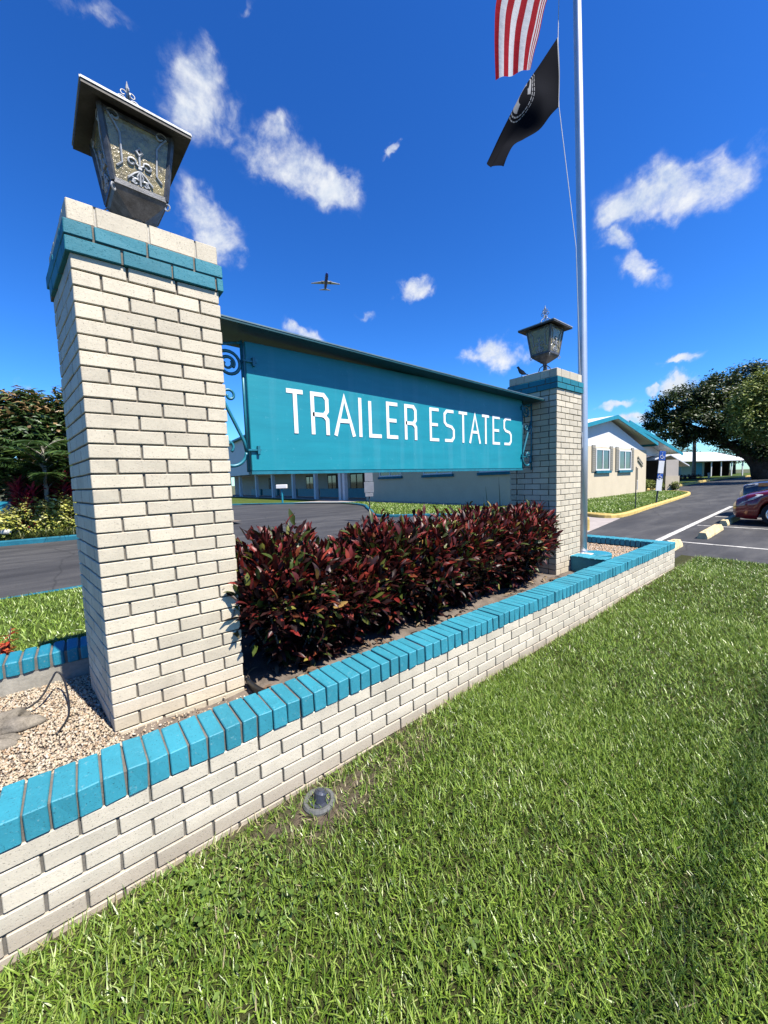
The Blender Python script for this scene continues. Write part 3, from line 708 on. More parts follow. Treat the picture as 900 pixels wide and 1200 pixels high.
def cap_run(mb, axis, a0, a1, f0, f1, z0, z1, off, j=0.0085, b=0.0032):
    step = BL/3; a = off + math.floor((a0-off)/step)*step
    while a < a1-0.01:
        s = max(a, a0)+j/2; e = min(a+step, a1)-j/2
        if e-s > 0.015:
            dz = random.uniform(-.0035,.002); df = random.uniform(-.003,.002)
            if axis == 'x': mb.brick(s, e, f0+df, f1+random.uniform(-.004,.004), z0, z1+dz, b, 0.0022, 0, random.random())
            else: mb.brick(f0+df, f1+df, s, e, z0, z1+dz, b, 0.0022, 0, random.random())
        a += step
mb = MB(); CH = 0.097
cap_run(mb, 'x', WX0, WX1-0.19, WY-0.006, WY+0.189, CAPZ+0.002, CAPZ+CH, OFF)
mb.brick(WX1-0.188, WX1+0.006, WY-0.006, WY+0.189, CAPZ+0.002, CAPZ+CH, 0.008, 0.002, 0, 0.5)
cap_run(mb, 'y', WY+0.192, 1.3, WX1-0.19, WX1+0.006, CAPZ+0.002, CAPZ+CH, 0)
mb.box(WX0, WX1-0.02, WY+0.008, WY+0.176, CAPZ-0.004, CAPZ+CH-0.011, 1)
mb.box(WX1-0.176, WX1-0.008, WY+0.176, 1.3, CAPZ-0.004, CAPZ+CH-0.011, 1)
mb.build('wall_cap', [M['teal_cap'], M['mortar']], t)

t = thing('divider_wall', 'short turquoise divider joining the farther pillar to the front wall', 'wall', (0,0,0), 'turquoise capped planter walls')
mb = MB(); mb.brick(4.60, 4.76, WY+0.192, 0.022, -0.16, 0.150, 0.006, 0.002, 0, 0.4); mb.build('divider_block', M['teal_cap'], t)
mb = MB(); cap_run(mb, 'y', WY+0.192, 0.020, 4.58, 4.78, 0.152, 0.170, 0, 0.004, 0.004); mb.build('wall_cap', M['teal_cap'], t)

t = thing('edging_wall', 'weathered turquoise brick edging on a concrete footing behind the gravel', 'wall', (0,0,0), 'turquoise capped planter walls')
mb = MB(); BY = 0.838
mb.box(-4, WX1-0.20, BY+0.012, BY+0.19, -0.3, 0.098, 0); mb.build('concrete_footing', M['concrete'], t)
mb = MB(); cap_run(mb, 'x', -4, WX1-0.20, BY, BY+0.205, 0.100, 0.187, 0.02, 0.012, 0.007)
mb.box(-4, WX1-0.21, BY+0.010, BY+0.19, 0.0985, 0.174, 1)
mb.build('wall_cap', [M['teal_old'], M['mortar']], t)

# ------------------------------------------------------------------ pillars
PW = 0.61
def pillar(name, x0, y0, z0, label, skew):
    t = thing(name, label, 'brick pillar', (x0, y0, z0), 'brick sign pillars')
    mb = MB()
    for j in range(34):
        zt = (32-j)*CO; zb = zt - CO + JT*0.85; o = 0 if j % 2 == 0 else BL/2
        brick_run(mb, 'x', 0, PW, 0, 0.09, zb, zt, o)
        brick_run(mb, 'x', 0, PW, PW, -0.09, zb, zt, BL/2-o)
        brick_run(mb, 'y', 0.095, PW-0.095, 0, 0.09, zb, zt, 0.10+(BL/2-o))
        brick_run(mb, 'y', 0.095, PW-0.095, PW, -0.09, zb, zt, 0.10+(BL/2-o))
    mb.box(0.012, PW-0.012, 0.012, PW-0.012, -2*CO, 32*CO, 1)
    ob = [mb.build('brickwork', [M['cream_brick'], M['cream_mortar']], t)]
    q = 0.017; mb = MB()
    for c in range(2):
        zb = 32*CO + c*CO + 0.001; zt = zb + CO - JT*0.85; o = -0.10 if c else 0.0
        brick_run(mb, 'x', -q, PW+q, -q, 0.09, zb, zt, o-q)
        brick_run(mb, 'x', -q, PW+q, PW+q, -0.09, zb, zt, o)
        brick_run(mb, 'y', 0.075, PW-0.075, -q, 0.09, zb, zt, o+0.03)
        brick_run(mb, 'y', 0.075, PW-0.075, PW+q, -0.09, zb, zt, o+0.03)
    mb.box(-q+0.009, PW+q-0.009, -q+0.009, PW+q-0.009, 32*CO+0.003, 34*CO-0.002, 1)
    ob.append(mb.build('colour_band', [M['teal_brick'], M['cream_mortar']], t))
    mb = MB(); zb = 34*CO + 0.001; zt = zb + 0.088
    brick_run(mb, 'x', 0, PW, 0, 0.09, zb, zt, 0.10, b=0.0035, j=0.006)
    brick_run(mb, 'x', 0, PW, PW, -0.09, zb, zt, 0.10, b=0.0035, j=0.006)
    brick_run(mb, 'y', 0.095, PW-0.095, 0, 0.09, zb, zt, 0.0, b=0.0035, j=0.006)
    brick_run(mb, 'y', 0.095, PW-0.095, PW, -0.09, zb, zt, 0.0, b=0.0035, j=0.006)
    mb.box(0.006, PW-0.006, 0.006, PW-0.006, zb, zt-0.004, 2)
    # trowelled mortar crown, lumpy
    nn = 14; vs = []; fs = []
    for i in range(nn+1):
        for k in range(nn+1):
            e = min(i, k, nn-i, nn-k)
            vs.append((0.001+(PW-0.002)*i/nn, 0.001+(PW-0.002)*k/nn, zt-0.005+min(e,3)*0.006+random.uniform(-.003,.003)))
    for i in range(nn):
        for k in range(nn): a = i*(nn+1)+k; fs.append((a, a+nn+1, a+nn+2, a+1))
    mb.add(vs, fs, 2)
    ob.append(mb.build('coping', [M['cream_brick'], M['cream_mortar'], M['crown_mortar']], t))
    if skew:   # the pillar is not quite square: its side runs out of true towards the back
        for o in ob:
            me = o.data; co = np.empty(len(me.vertices)*3, dtype=np.float32); me.vertices.foreach_get('co', co); co = co.reshape(-1,3)
            co[:,0] -= skew*np.clip(co[:,1]/PW, -0.1, 1.1)*np.clip(1-co[:,0]/PW, -0.1, 1.1)
            me.vertices.foreach_set('co', co.ravel()); me.update()
    return t
pillar('brick_pillar', 0, 0, 0, 'large cream brick pillar standing nearest, at the gravel corner of the planter', 0.075)
pillar('brick_pillar', 4.251, 0.025, -0.035, 'cream brick pillar in front of the flagpole with a pigeon on top', 0.0)

# ------------------------------------------------------------------ lanterns
def spiral(c, r0, r1, a0, a1, n=14, plane=((1,0,0),(0,0,1))):
    u, v = Vector(plane[0]), Vector(plane[1]); out = []
    for i in range(n+1):
        t = i/n; a = a0+(a1-a0)*t; r = r0+(r1-r0)*t
        out.append(Vector(c) + u*(r*math.cos(a)) + v*(r*math.sin(a)))
    return out
lan = thing('lantern', 'old iron lantern with amber glass on top of the nearest pillar', 'lantern', (0.308, 0.305, 34*CO+0.089), 'pillar lanterns', rad(3.5))
zr = 0.566; zb = 0.262; wt = 0.150; wb = 0.112
mb = MB()   # hood: shallow pyramid with a turned down rim
h = 0.226
vs = [(-h,-h,zr-.012),(h,-h,zr-.012),(h,h,zr-.012),(-h,h,zr-.012),(-h,-h,zr+.006),(h,-h,zr+.006),(h,h,zr+.006),(-h,h,zr+.006),
      (-.05,-.05,zr+.085),(.05,-.05,zr+.085),(.05,.05,zr+.085),(-.05,.05,zr+.085),(-.15,-.15,zr+.015),(.15,-.15,zr+.015),(.15,.15,zr+.015),(-.15,.15,zr+.015)]
fs = [(0,1,5,4),(1,2,6,5),(2,3,7,6),(3,0,4,7),(4,5,9,8),(5,6,10,9),(6,7,11,10),(7,4,8,11),(8,9,10,11),(0,12,13,1),(1,13,14,2),(2,14,15,3),(3,15,12,0),(12,15,14,13)]
mb.add(vs, fs); hood = mb.build('hood', M['roof_iron'], lan)
mb = MB()
for a in range(4):
    p = [(-h,-h),(h,-h),(h,h),(-h,h)]; q0 = p[a]; q1 = p[(a+1)%4]
    mb.bar((q0[0],q0[1],zr+.008), (q1[0],q1[1],zr+.008), 0.008, 0.010)
mb.build('rim', M['iron_light'], hood)
mb = MB()   # finial: stem, leaf spike and four scrolled feet
mb.tube([(0,0,zr+.08),(0,0,zr+.22),(0,0,zr+.25),(0,0,zr+.29)], [.006,.005,.010,.001], 8)
for a in range(4):
    u = (math.cos(a*math.pi/2), math.sin(a*math.pi/2), 0)
    mb.tube([Vector(u)*r + Vector((0,0,z)) for r, z in ((.13,zr+.045),(.10,zr+.06),(.075,zr+.10),(.03,zr+.13),(.008,zr+.17))], .004, 6)
    mb.tube(spiral(Vector(u)*.032+Vector((0,0,zr+.185)), .028, .008, math.pi, -math.pi*0.9, 12, (u,(0,0,1))), .0035, 6)
    mb.tube(spiral(Vector(u)*.020+Vector((0,0,zr+.225)), .018, .006, math.pi, -math.pi*0.8, 10, (u,(0,0,1))), .003, 6)
mb.build('finial', M['iron_light'], lan)
mb = MB()   # frame bars
ct = [(-wt,-wt),(wt,-wt),(wt,wt),(-wt,wt)]; cb = [(-wb,-wb),(wb,-wb),(wb,wb),(-wb,wb)]
for a in range(4):
    mb.bar((*cb[a],zb), (*ct[a],zr-.004), .022, .022)
    mb.bar((*cb[a],zb), (*cb[(a+1)%4],zb), .024, .024)
    mb.bar((*ct[a],zr-.018), (*ct[(a+1)%4],zr-.018), .018, .02)
frame = mb.build('frame', M['old_iron'], lan)
def side_pt(a, s, t):
    """point on lantern side a; s across -1..1, t up 0..1, just outside the glass"""
    w = wb+(wt-wb)*t + 0.004; z = zb+(zr-zb)*t
    x, y = s*w*0.98, -w
    for _ in range(a): x, y = -y, x
    return Vector((x, y, z))
for a in range(4):
    mb = MB()
    vs = [side_pt(a,s,t) for s,t in ((-.93,.03),(.93,.03),(.93,.97),(-.93,.97))]
    c = Vector((0,0,(zb+zr)/2)); vi = [v + (c-v)*0.035 for v in vs]
    mb.add(vs+vi, [(0,1,2,3),(7,6,5,4),(0,4,5,1),(1,5,6,2),(2,6,7,3),(3,7,4,0)])
    mb.build('glass_pane', M['amber_glass'], lan)
    mb = MB()   # scrollwork on that side
    def crv(pts, r=.0052): mb.tube([side_pt(a,s,t)+(side_pt(a,s,t)-Vector((0,0,side_pt(a,s,t).z))).normalized()*.004 for s,t in pts], r, 6)
    def sp(cs, ct_, r0, r1, a0, a1, n=14): return [(cs+r0_*math.cos(an), ct_+r0_*0.42*math.sin(an)) for r0_, an in ((r0+(r1-r0)*i/n, a0+(a1-a0)*i/n) for i in range(n+1))]
    PI = math.pi
    crv([(0,.05),(0,.30),(0,.52)], .0055); crv([(-.06,.30),(.06,.30)], .009)
    crv([(0,.49),(-.09,.535),(0,.60),(.09,.535),(0,.49)], .007)
    for sg in (-1,1):
        crv([(sg*q,w) for q,w in [(0,.33),(.12,.36)]+sp(.26,.36,.16,.05,PI*0.8,-PI*1.0)])
        crv([(sg*q,w) for q,w in [(0,.27),(.20,.21),(.42,.12)]+sp(.30,.10,.14,.05,0,PI*1.7)])
        crv([(sg*q,w) for q,w in [(0,.26),(.10,.18)]+sp(.18,.09,.13,.04,PI*.8,-PI*.9)])
        crv([(sg*q,w) for q,w in sp(.66,.90,.05,.19,PI*1.9,PI*0.1)+[(.66,.80),(.55,.70),(.58,.30),(.78,.22)]])
    mb.build('scrollwork', M['iron_light'], lan)
mb = MB()   # tapered bottom, stem and foot
def sq(w, z): return [(-w,-w,z),(w,-w,z),(w,w,z),(-w,w,z)]
vs = sq(wb+.006,zb-.012)+sq(wb-.004,zb-.03)+sq(.055,zb-.075)+sq(.030,zb-.095)
fs = [(i*4+k, i*4+(k+1)%4, (i+1)*4+(k+1)%4, (i+1)*4+k) for i in range(3) for k in range(4)] + [(0,1,2,3),(12,13,14,15)]
mb.add(vs, fs); mb.lathe([(.03,zb-.095),(.020,zb-.12),(.022,zb-.20),(.016,zb-.22),(.02,.03),(.05,.012),(.05,-.012)], n=14)
mb.build('base', M['old_iron'], lan, smooth=False)
for a in range(4):
    mb = MB()
    u = Vector((math.cos(a*PI/2+PI/4), math.sin(a*PI/2+PI/4), 0))
    mb.tube([u*.02+Vector((0,0,zb-.12)), u*.06+Vector((0,0,zb-.15)), u*.085+Vector((0,0,.04)), u*.12+Vector((0,0,.004))], .006, 6); mb.build('foot', M['old_iron'], lan); mb = MB()
    w_ = Vector(((-1,1,1,-1)[a], (-1,-1,1,1)[a], 0))*wb
    mb.tube(spiral(w_*1.03+Vector((0,0,zb-.035)), .02, .006, PI*.5, -PI*1.2, 10, (w_.normalized(),(0,0,1))), .004, 6); mb.build('corner_scroll', M['iron_light'], lan)
copy_tree(lan, (4.251+0.30, 0.025+0.305, -0.035+34*CO+0.089), 'old iron lantern with amber glass on the pillar beside the flagpole', rz=0.0)

# ------------------------------------------------------------------ sign board
SX0, SX1, SY, SZ = 0.838, 3.995, 0.305, 1.241
sg = thing('sign_board', 'long turquoise sign board reading TRAILER ESTATES hung between two brick pillars', 'sign', (0, 0, 0))
mb = MB(); mb.brick(SX0, SX1, SY, SY+0.05, SZ, 2.055, 0.004, 0, 0, .5); pan = mb.build('panel', M['sign_paint'], sg)
mb = MB()
mb.box(SX0-0.004, SX1+0.004, SY-0.006, SY+0.056, SZ-0.022, SZ-0.002)
mb.build('bottom_rail', M['iron_teal'], pan)
# roof: thin canopy drooping a little towards its far end
def rz_(x): return 2.100 - 0.0265*(x-0.65)
ya, yb_ = 0.155, 0.56
mb = MB(); vs = []
for x in (0.640, 4.225):
    z = rz_(x)
    vs += [(x,ya,z),(x,ya,z+.016),(x,SY+.025,z+.035),(x,yb_,z+.016),(x,yb_,z)]
mb.add(vs, [(0,1,6,5),(1,2,7,6),(2,3,8,7),(3,4,9,8),(4,0,5,9),(0,4,3,2,1),(5,6,7,8,9)])
mb.build('sign_roof', simple('roof_teal', (0.006,0.07,0.085), .45, .2, 3), sg)
mb = MB(); mb.add([(x, ya-.003, rz_(x)+dz) for x in (0.641, 4.224) for dz in (.013,.021)] + [(x, ya+.008, rz_(x)+dz+.001) for x in (0.641, 4.224) for dz in (.017,.023)],
                  [(0,2,3,1),(1,3,7,5),(4,6,2,0),(5,7,6,4),(0,1,5,4),(2,6,7,3)])
mb.build('drip_edge', simple('drip_metal', (0.16,0.24,0.26), .4, .2, 3, metal=.3), sg)
# lettering: narrow sign-painter capitals with cut corners, built as raised strokes
SW = 0.0295
ZB, ZT = 1.497, 1.797
def strokes(ch):
    c = 0.16
    return {'T': [[(0,1),(1,1)], [(.5,1),(.5,0)]],
            'R': [[(0,0),(0,1),(.78,1),(1,1-c*.7),(1,.58),(.8,.47),(0,.47)], [(.66,.462),(.80,.448),(1,.35),(1,0)]],
            'A': [[(0,0),(.5,1),(1,0)], [(.19,.36),(.81,.36)]],
            'I': [[(.5,0),(.5,1)]],
            'L': [[(0,1),(0,0),(1,0)]],
            'E': [[(1,1),(0,1),(0,0),(1,0)], [(0,.5),(.86,.5)]],
            'S': [[(1,1),(.25,1),(0,1-c*.7),(0,.62),(.22,.52),(.78,.47),(1,.37),(1,c*.7),(.78,0),(0,0)]]}[ch]
LET = [('T',1.085,1.238),('R',1.280,1.428),('A',1.466,1.662),('I',1.690,1.728),('L',1.790,1.932),('E',1.972,2.110),('R',2.172,2.317),
       ('E',2.476,2.612),('S',2.664,2.818),('T',2.866,3.020),('A',3.034,3.224),('T',3.232,3.378),('E',3.424,3.570),('S',3.624,3.780)]
mb = MB()
def poly_stroke(pts, w, layer):
    """mitred flat stroke in the plane of the sign, with thickness towards the road"""
    P = [Vector((p[0], p[1])) for p in pts]; n = len(P); A = []; B = []
    for i in range(n):
        d0 = (P[i]-P[i-1]).normalized() if i else (P[1]-P[0]).normalized()
        d1 = (P[i+1]-P[i]).normalized() if i < n-1 else d0
        m = (d0+d1).normalized(); s = Vector((-m.y, m.x)); k = w/2/max(0.45, m.dot(d0))
        A.append(P[i]+s*k); B.append(P[i]-s*k)
    y0, y1 = SY+0.002+0.001*layer, SY-0.003-0.0015*layer; vs = []
    for i in range(n):
        vs += [(A[i].x,y0,A[i].y),(A[i].x,y1,A[i].y),(B[i].x,y1,B[i].y),(B[i].x,y0,B[i].y)]
    fs = [(0,1,2,3), ((n-1)*4+3,(n-1)*4+2,(n-1)*4+1,(n-1)*4)]
    for i in range(n-1):
        for k in range(4): a = i*4+k; b2 = i*4+(k+1)%4; fs.append((a, a+4, b2+4, b2))
    mb.add(vs, fs, 0, random.random())
LWHITE = simple('letter_white', (0.86,0.86,0.86), 0.45, 0.02, 6)
for li_, (ch, x0, x1) in enumerate(LET):
    if li_ == 7: mb.build('lettering', LWHITE, sg); mb = MB()
    w = SW if x0 < 2.4 else SW*0.92
    for li, st in enumerate(strokes(ch)):
        sl_ = [(x0+w/2+(x1-x0-w)*s, ZB+(w/2 if ch in 'ELSR' or True else 0)+(ZT-ZB-w)*t) for s, t in st]
        if ch in 'TAIR':   # ends without serifs run to the full height
            sl_ = [(x, ZB if abs(st[i][1]) < 1e-6 else z) for i, (x, z) in enumerate(sl_)]
        if ch == 'I': sl_ = [(sl_[0][0], ZB), (sl_[1][0], ZT)]
        poly_stroke(sl_, w, li)
mb.build('lettering', LWHITE, sg)
# wrought scroll brackets, one at each end
def bracket(xp, sgn):
    """xp = face of the pillar, sgn = +1 when the sign lies towards +x"""
    mb = MB(); y = SY+0.025
    def pt(u, z): return Vector((xp+sgn*u, y, z))
    pl = ((sgn,0,0),(0,0,1))
    def strap(pts, w=.011): mb.tube(pts, w, 6)
    strap([pt(.014,1.22), pt(.014,2.06)], .009)
    strap([pt(.212,1.235), pt(.212,2.06)], .010)
    strap(spiral(pt(.128,1.905), .082, .030, PI*0.75, -PI*2.2, 30, pl), .0105)
    strap(spiral(pt(.115,1.905), .036, .012, PI*0.2, -PI*1.2, 14, pl), .008)
    strap([pt(.05,1.97), pt(.09,2.02), pt(.205,2.045)], .010)
    strap(spiral(pt(.120,1.712), .042, .012, PI*1.0, -PI*1.1, 18, pl), .009)
    strap([pt(.02,1.76), pt(.075,1.715)], .009)
    strap([pt(.02,1.80), pt(.09,1.66), pt(.15,1.53), pt(.195,1.43), pt(.208,1.36)], .0115)
    strap(spiral(pt(.105,1.36), .100, .055, 0, -PI*1.5, 28, pl), .0105)
    strap(spiral(pt(.085,1.40), .045, .012, -PI*0.3, PI*1.3, 18, pl), .009)
    br = mb.build('scroll_bracket', M['iron_teal'], sg, smooth=True)
    for z in (1.375, 1.93):
        mb = MB(); mb.bar(pt(.205, z)-Vector((0,.035,0)), pt(.290, z)-Vector((0,.035,0)), .012, .010); mb.obox(pt(.272,z)-Vector((0,.036,0)), (1,0,0),(0,1,0),(0,0,1), .008,.010,.026)
        mb.build('clamp', M['iron_teal'], br)
bracket(0.612, 1); bracket(4.249, -1)

# ------------------------------------------------------------------ flagpole, rope and flags
fp = thing('flagpole', 'tall silver metal flagpole rising behind the farther brick pillar', 'flagpole', (5.25, 0.17, 0.05))
mb = MB(); mb.tube([(0,0,-.15),(-.004,.001,1.5),(-.05,.017,3.7),(-.145,.06,6.8),(-.24,.10,9.6)], [.060,.058,.054,.045,.036], 20); mb.build('shaft', M['pole_metal'], fp, smooth=True)
mb = MB(); mb.lathe([(.085,0),(.085,.03),(.07,.05),(.066,.075)], n=20); mb.build('collar', M['pole_metal'], fp)
mb = MB(); mb.lathe([(.001,9.6),(.06,9.63),(.085,9.70),(.06,9.77),(.001,9.80)], (-.24,.10,0), 16); mb.build('ball_finial', M['pole_metal'], fp, smooth=True)
mb = MB(); mb.bar((-.064,-.01,1.45), (-.064,-.01,1.65), .03, .02); mb.build('cleat', M['pole_metal'], fp)
mb = MB(); O = Vector((5.25,0.17,0.05))
mb.tube([Vector(p)-O for p in ((4.99,.25,9.5),(5.109,.472,8.029),(5.036,.42,6.982),(4.993,.407,6.531),(4.935,.363,5.672),(4.966,.156,3.937),(5.12,.15,2.1),(5.175,.16,1.6))], .0042, 6)
mb.build('halyard', M['rope'], fp)

def bez(pts, t):
    P = [Vector(p) for p in pts]; n = len(P)-1; f = min(t*n, n-1e-6); i = int(f); s = f-i
    a = P[max(i-1,0)]; b = P[i]; c = P[i+1]; d = P[min(i+2,n)]
    return 0.5*((2*b)+(c-a)*s+(2*a-5*b+4*c-d)*s*s+(3*b-a-3*c+d)*s**3)
def cloth(name, hoist, fly, top, bot, waves, mat, parent=None, nu=40, nv=28):
    VS = []; U = []; Vv = []
    for i in range(nu+1):
        u = i/nu
        for j in range(nv+1):
            v = j/nv   # 0 top .. 1 bottom
            a = bez(top, u)*(1-v) + bez(bot, u)*v + bez(hoist, v)*(1-u) + bez(fly, v)*u
            bl = hoist_c = bez(hoist, 0)*(1-u)*(1-v) + bez(hoist, 1)*(1-u)*v + bez(fly, 0)*u*(1-v) + bez(fly, 1)*u*v
            p = a - bl
            p += waves(u, v)
            VS.append(p); U.append(u); Vv.append(v)
    F = [(i*(nv+1)+j, (i+1)*(nv+1)+j, (i+1)*(nv+1)+j+1, i*(nv+1)+j+1) for i in range(nu) for j in range(nv)]
    return np_mesh(name, np.array([tuple(p) for p in VS]), np.array(F), mat, parent, uv={'fu': U, 'fv': Vv}, smooth=True)
VIEW = Vector((.62,.78,0)); 
def us_mat():
    m, nt, b = new_mat('striped_cloth')
    v = attr(nt, 'fv'); u = attr(nt, 'fu')
    st = math_n(nt, 'MODULO', math_n(nt, 'FLOOR', math_n(nt, 'MULTIPLY', v, 12.999)), 2.0)
    c = mixc(nt, st, (0.30,0.003,0.014), (0.58,0.58,0.60))
    can = math_n(nt, 'MULTIPLY', math_n(nt, 'LESS_THAN', u, 0.30), math_n(nt, 'LESS_THAN', v, 7/13))
    c = mixc(nt, can, c, (0.02,0.035,0.16))
    nt.links.new(c, b.inputs['Base Color']); b.inputs['Roughness'].default_value = 0.9; b.inputs['Specular IOR Level'].default_value = 0.05
    t = nt.nodes.new('ShaderNodeBsdfTranslucent'); nt.links.new(c, t.inputs['Color']); mx = nt.nodes.new('ShaderNodeMixShader'); mx.inputs[0].default_value = 0.2
    nt.links.new(b.outputs[0], mx.inputs[1]); nt.links.new(t.outputs[0], mx.inputs[2]); nt.links.new(mx.outputs[0], nt.nodes['Material Output'].inputs['Surface'])
    bump(nt, b, noise(nt, 9, 3).outputs['Fac'], 0.25, 0.03)
    return m
us_top = [(4.94,.386,7.759),(4.532,.688,7.522),(4.319,.795,6.92),(4.252,.801,6.465),(4.215,.769,5.877)]
us_bot = [(4.921,.383,6.981),(4.816,.455,6.862),(4.712,.496,6.455),(4.65,.52,6.25),(4.600,.542,6.048)]
us = cloth('striped_flag', [us_top[0], (4.93,.385,7.37), us_bot[0]], [us_top[-1], (4.41,.655,5.955), us_bot[-1]], us_top, us_bot,
      lambda u, v: VIEW*(0.045*math.sin(v*13+u*2)*u*(1-.7*u)), us_mat(), nu=44, nv=52)
# squeeze the lower stripes into the fold beside the rope, as the cloth hangs
fvs = us.data.attributes['fv'].data; arr = np.empty(len(fvs), dtype=np.float32); fvs.foreach_get('value', arr)
arr = np.where(arr < 0.86, arr/0.86*0.54, 0.54+(arr-0.86)/0.14*0.46); fvs.foreach_set('value', arr.astype(np.float32))
tag(us, 'red and white striped flag with blue canton hanging from the pole rope', 'flag')

def pow_mat():
    """black cloth with a white roundel: dark profile and tower inside, a ring of broken white lines round it"""
    m, nt, b = new_mat('black_flag_cloth')
    u = attr(nt, 'fu'); v = attr(nt, 'fv')
    x = math_n(nt, 'MULTIPLY', math_n(nt, 'SUBTRACT', u, 0.50), 2.35); y = math_n(nt, 'MULTIPLY', math_n(nt, 'SUBTRACT', v, 0.13), 1.15)
    r = math_n(nt, 'SQRT', math_n(nt, 'ADD', math_n(nt, 'MULTIPLY', x, x), math_n(nt, 'MULTIPLY', y, y)))
    def band(a, bb): return math_n(nt, 'MULTIPLY', math_n(nt, 'GREATER_THAN', r, a), math_n(nt, 'LESS_THAN', r, bb))
    disc = math_n(nt, 'LESS_THAN', r, 0.27)
    def blob(cx, cy, rx, ry):
        dx = math_n(nt, 'DIVIDE', math_n(nt, 'SUBTRACT', x, cx), rx); dy = math_n(nt, 'DIVIDE', math_n(nt, 'SUBTRACT', y, cy), ry)
        return math_n(nt, 'LESS_THAN', math_n(nt, 'ADD', math_n(nt, 'MULTIPLY', dx, dx), math_n(nt, 'MULTIPLY', dy, dy)), 1.0)
    dark = math_n(nt, 'MAXIMUM', blob(-.02,.05,.13,.16), math_n(nt, 'MAXIMUM', blob(.03,.24,.2,.10), blob(-.17,-.05,.05,.13)))
    disc = math_n(nt, 'MULTIPLY', disc, math_n(nt, 'SUBTRACT', 1.0, dark))
    ang = math_n(nt, 'ARCTAN2', y, x)
    dash = math_n(nt, 'GREATER_THAN', math_n(nt, 'FRACT', math_n(nt, 'MULTIPLY', ang, 4.2)), 0.22)
    ring = math_n(nt, 'MULTIPLY', math_n(nt, 'MAXIMUM', band(.305,.325), band(.36,.375)), dash)
    w = math_n(nt, 'MAXIMUM', disc, ring)
    heading = math_n(nt, 'MULTIPLY', band(.0, 5), 0.0)
    hd = math_n(nt, 'LESS_THAN', u, 0.022)
    c = mixc(nt, math_n(nt, 'MULTIPLY', w, 0.6), (0.006,0.007,0.011), (0.55,0.55,0.55))
    c = mixc(nt, hd, c, (0.45,0.45,0.44))
    nt.links.new(c, b.inputs['Base Color']); b.inputs['Roughness'].default_value = 0.95; b.inputs['Specular IOR Level'].default_value = 0.03
    return m
pw_top = [(4.972,.396,6.509),(4.755,.508,6.171),(4.56,.632,5.856),(4.364,.744,5.427),(4.176,.849,4.986)]
pw_bot = [(4.914,.352,5.653),(4.824,.413,5.552),(4.705,.491,5.379),(4.558,.598,5.27),(4.444,.679,5.181),(4.344,.734,4.944)]
pw = cloth('black_flag', [pw_top[0],(4.955,.364,6.08),pw_bot[0]], [pw_top[-1],(4.168,.845,4.893),(4.25,.78,4.89),pw_bot[-1]], pw_top, pw_bot,
      lambda u, v: VIEW*(0.07*math.sin(u*9+v*3)*math.sin(v*PI)*min(1,u*3)) + Vector((0.02,-0.015,0))*math.sin(v*14+u*4)*u, pow_mat())
tag(pw, 'black flag with white round emblem drooping below the striped flag', 'flag')

# pigeon on the farther pillar: one body
mb = MB()
mb.tube([(-.085,0,.055),(-.06,0,.062),(-.02,0,.075),(.03,0,.095),(.06,0,.125),(.07,0,.148),(.085,0,.158),(.10,0,.158),(.118,0,.153)], [.008,.018,.034,.036,.026,.020,.022,.012,.002], 12)
mb.add([(-.05,-.018,.07),(-.05,.018,.07),(-.15,.022,.035),(-.15,-.022,.035)], [(0,1,2,3)])
for s in (-1,1):
    mb.tube([(.01,s*.014,.07),(.012,s*.014,.0)], .003, 5); mb.tube([(-.005,s*.014,.003),(.035,s*.018,.003)], .003, 5)
o = mb.build('pigeon', M['bird'], None, smooth=True); o.location = (4.32, 0.50, -0.035+34*CO+0.093); o.rotation_euler = (0,0,rad(150)); o.scale = (.62,.62,.75)
tag(o, 'small dark pigeon perched on the pillar top beside the lantern', 'bird')

# ------------------------------------------------------------------ planter: soil, gravel, rock, cable, edging
grid('soil', 0.0, WX1-0.17, WY+0.17, BY+0.02, 90, 24, lambda x, y: -0.035+0.010*np.sin(x*5.3)*np.sin(y*7)+0.012*np.sin(x*11+y*9)+0.03*np.exp(-((y-.35)/.4)**2), M['soil'])
grid('gravel_bed', -4, 0.02, WY+0.17, BY+0.02, 60, 24, lambda x, y: -0.008+0.006*np.sin(x*9)*np.sin(y*8), M['soil'])
ICO_V = []; ICO_F = []
def ico():
    import bmesh
    bm = bmesh.new(); bmesh.ops.create_icosphere(bm, subdivisions=1, radius=1.0)
    V = np.array([v.co[:] for v in bm.verts]); F = np.array([[v.index for v in f.verts] for f in bm.faces]); bm.free(); return V, F
IV, IF = ico()
def stones(name, n, x0, x1, y0, y1, zf, s0, s1, mat, label, keepf=None):
    x = RNG.uniform(x0, x1, n); y = RNG.uniform(y0, y1, n)
    if keepf is not None:
        kp = keepf(x, y); x, y = x[kp], y[kp]; n = len(x)
    s = s0 + (s1-s0)*RNG.random(n)**1.8
    A = RNG.normal(0, 1, (n,3,3)); Q, _ = np.linalg.qr(A)
    sc = np.stack([np.ones(n), RNG.uniform(.55,.95,n), RNG.uniform(.35,.7,n)], -1)*s[:,None]
    V = IV[None]*(1+RNG.normal(0,.13,(n,len(IV),1)))
    V = np.einsum('nij,nvj->nvi', Q, V*sc[:,None,:])
    V += np.stack([x, y, zf(x, y)+s*RNG.uniform(0.0,.55,n)], -1)[:,None,:]
    F = (IF[None] + (np.arange(n)*len(IV))[:,None,None]).reshape(-1,3)
    return tag(np_mesh(name, V.reshape(-1,3), F, mat, rnd=np.repeat(RNG.random(n), len(IV))), label, 'gravel', kind='stuff')
stones('shell_gravel', 19000, -0.95, 0.02, WY+0.19, BY-0.002, lambda x, y: 0.0*x, .0036, .0092, M['shell_gravel'], 'pale angular shell gravel filling the planter corner by the near pillar')
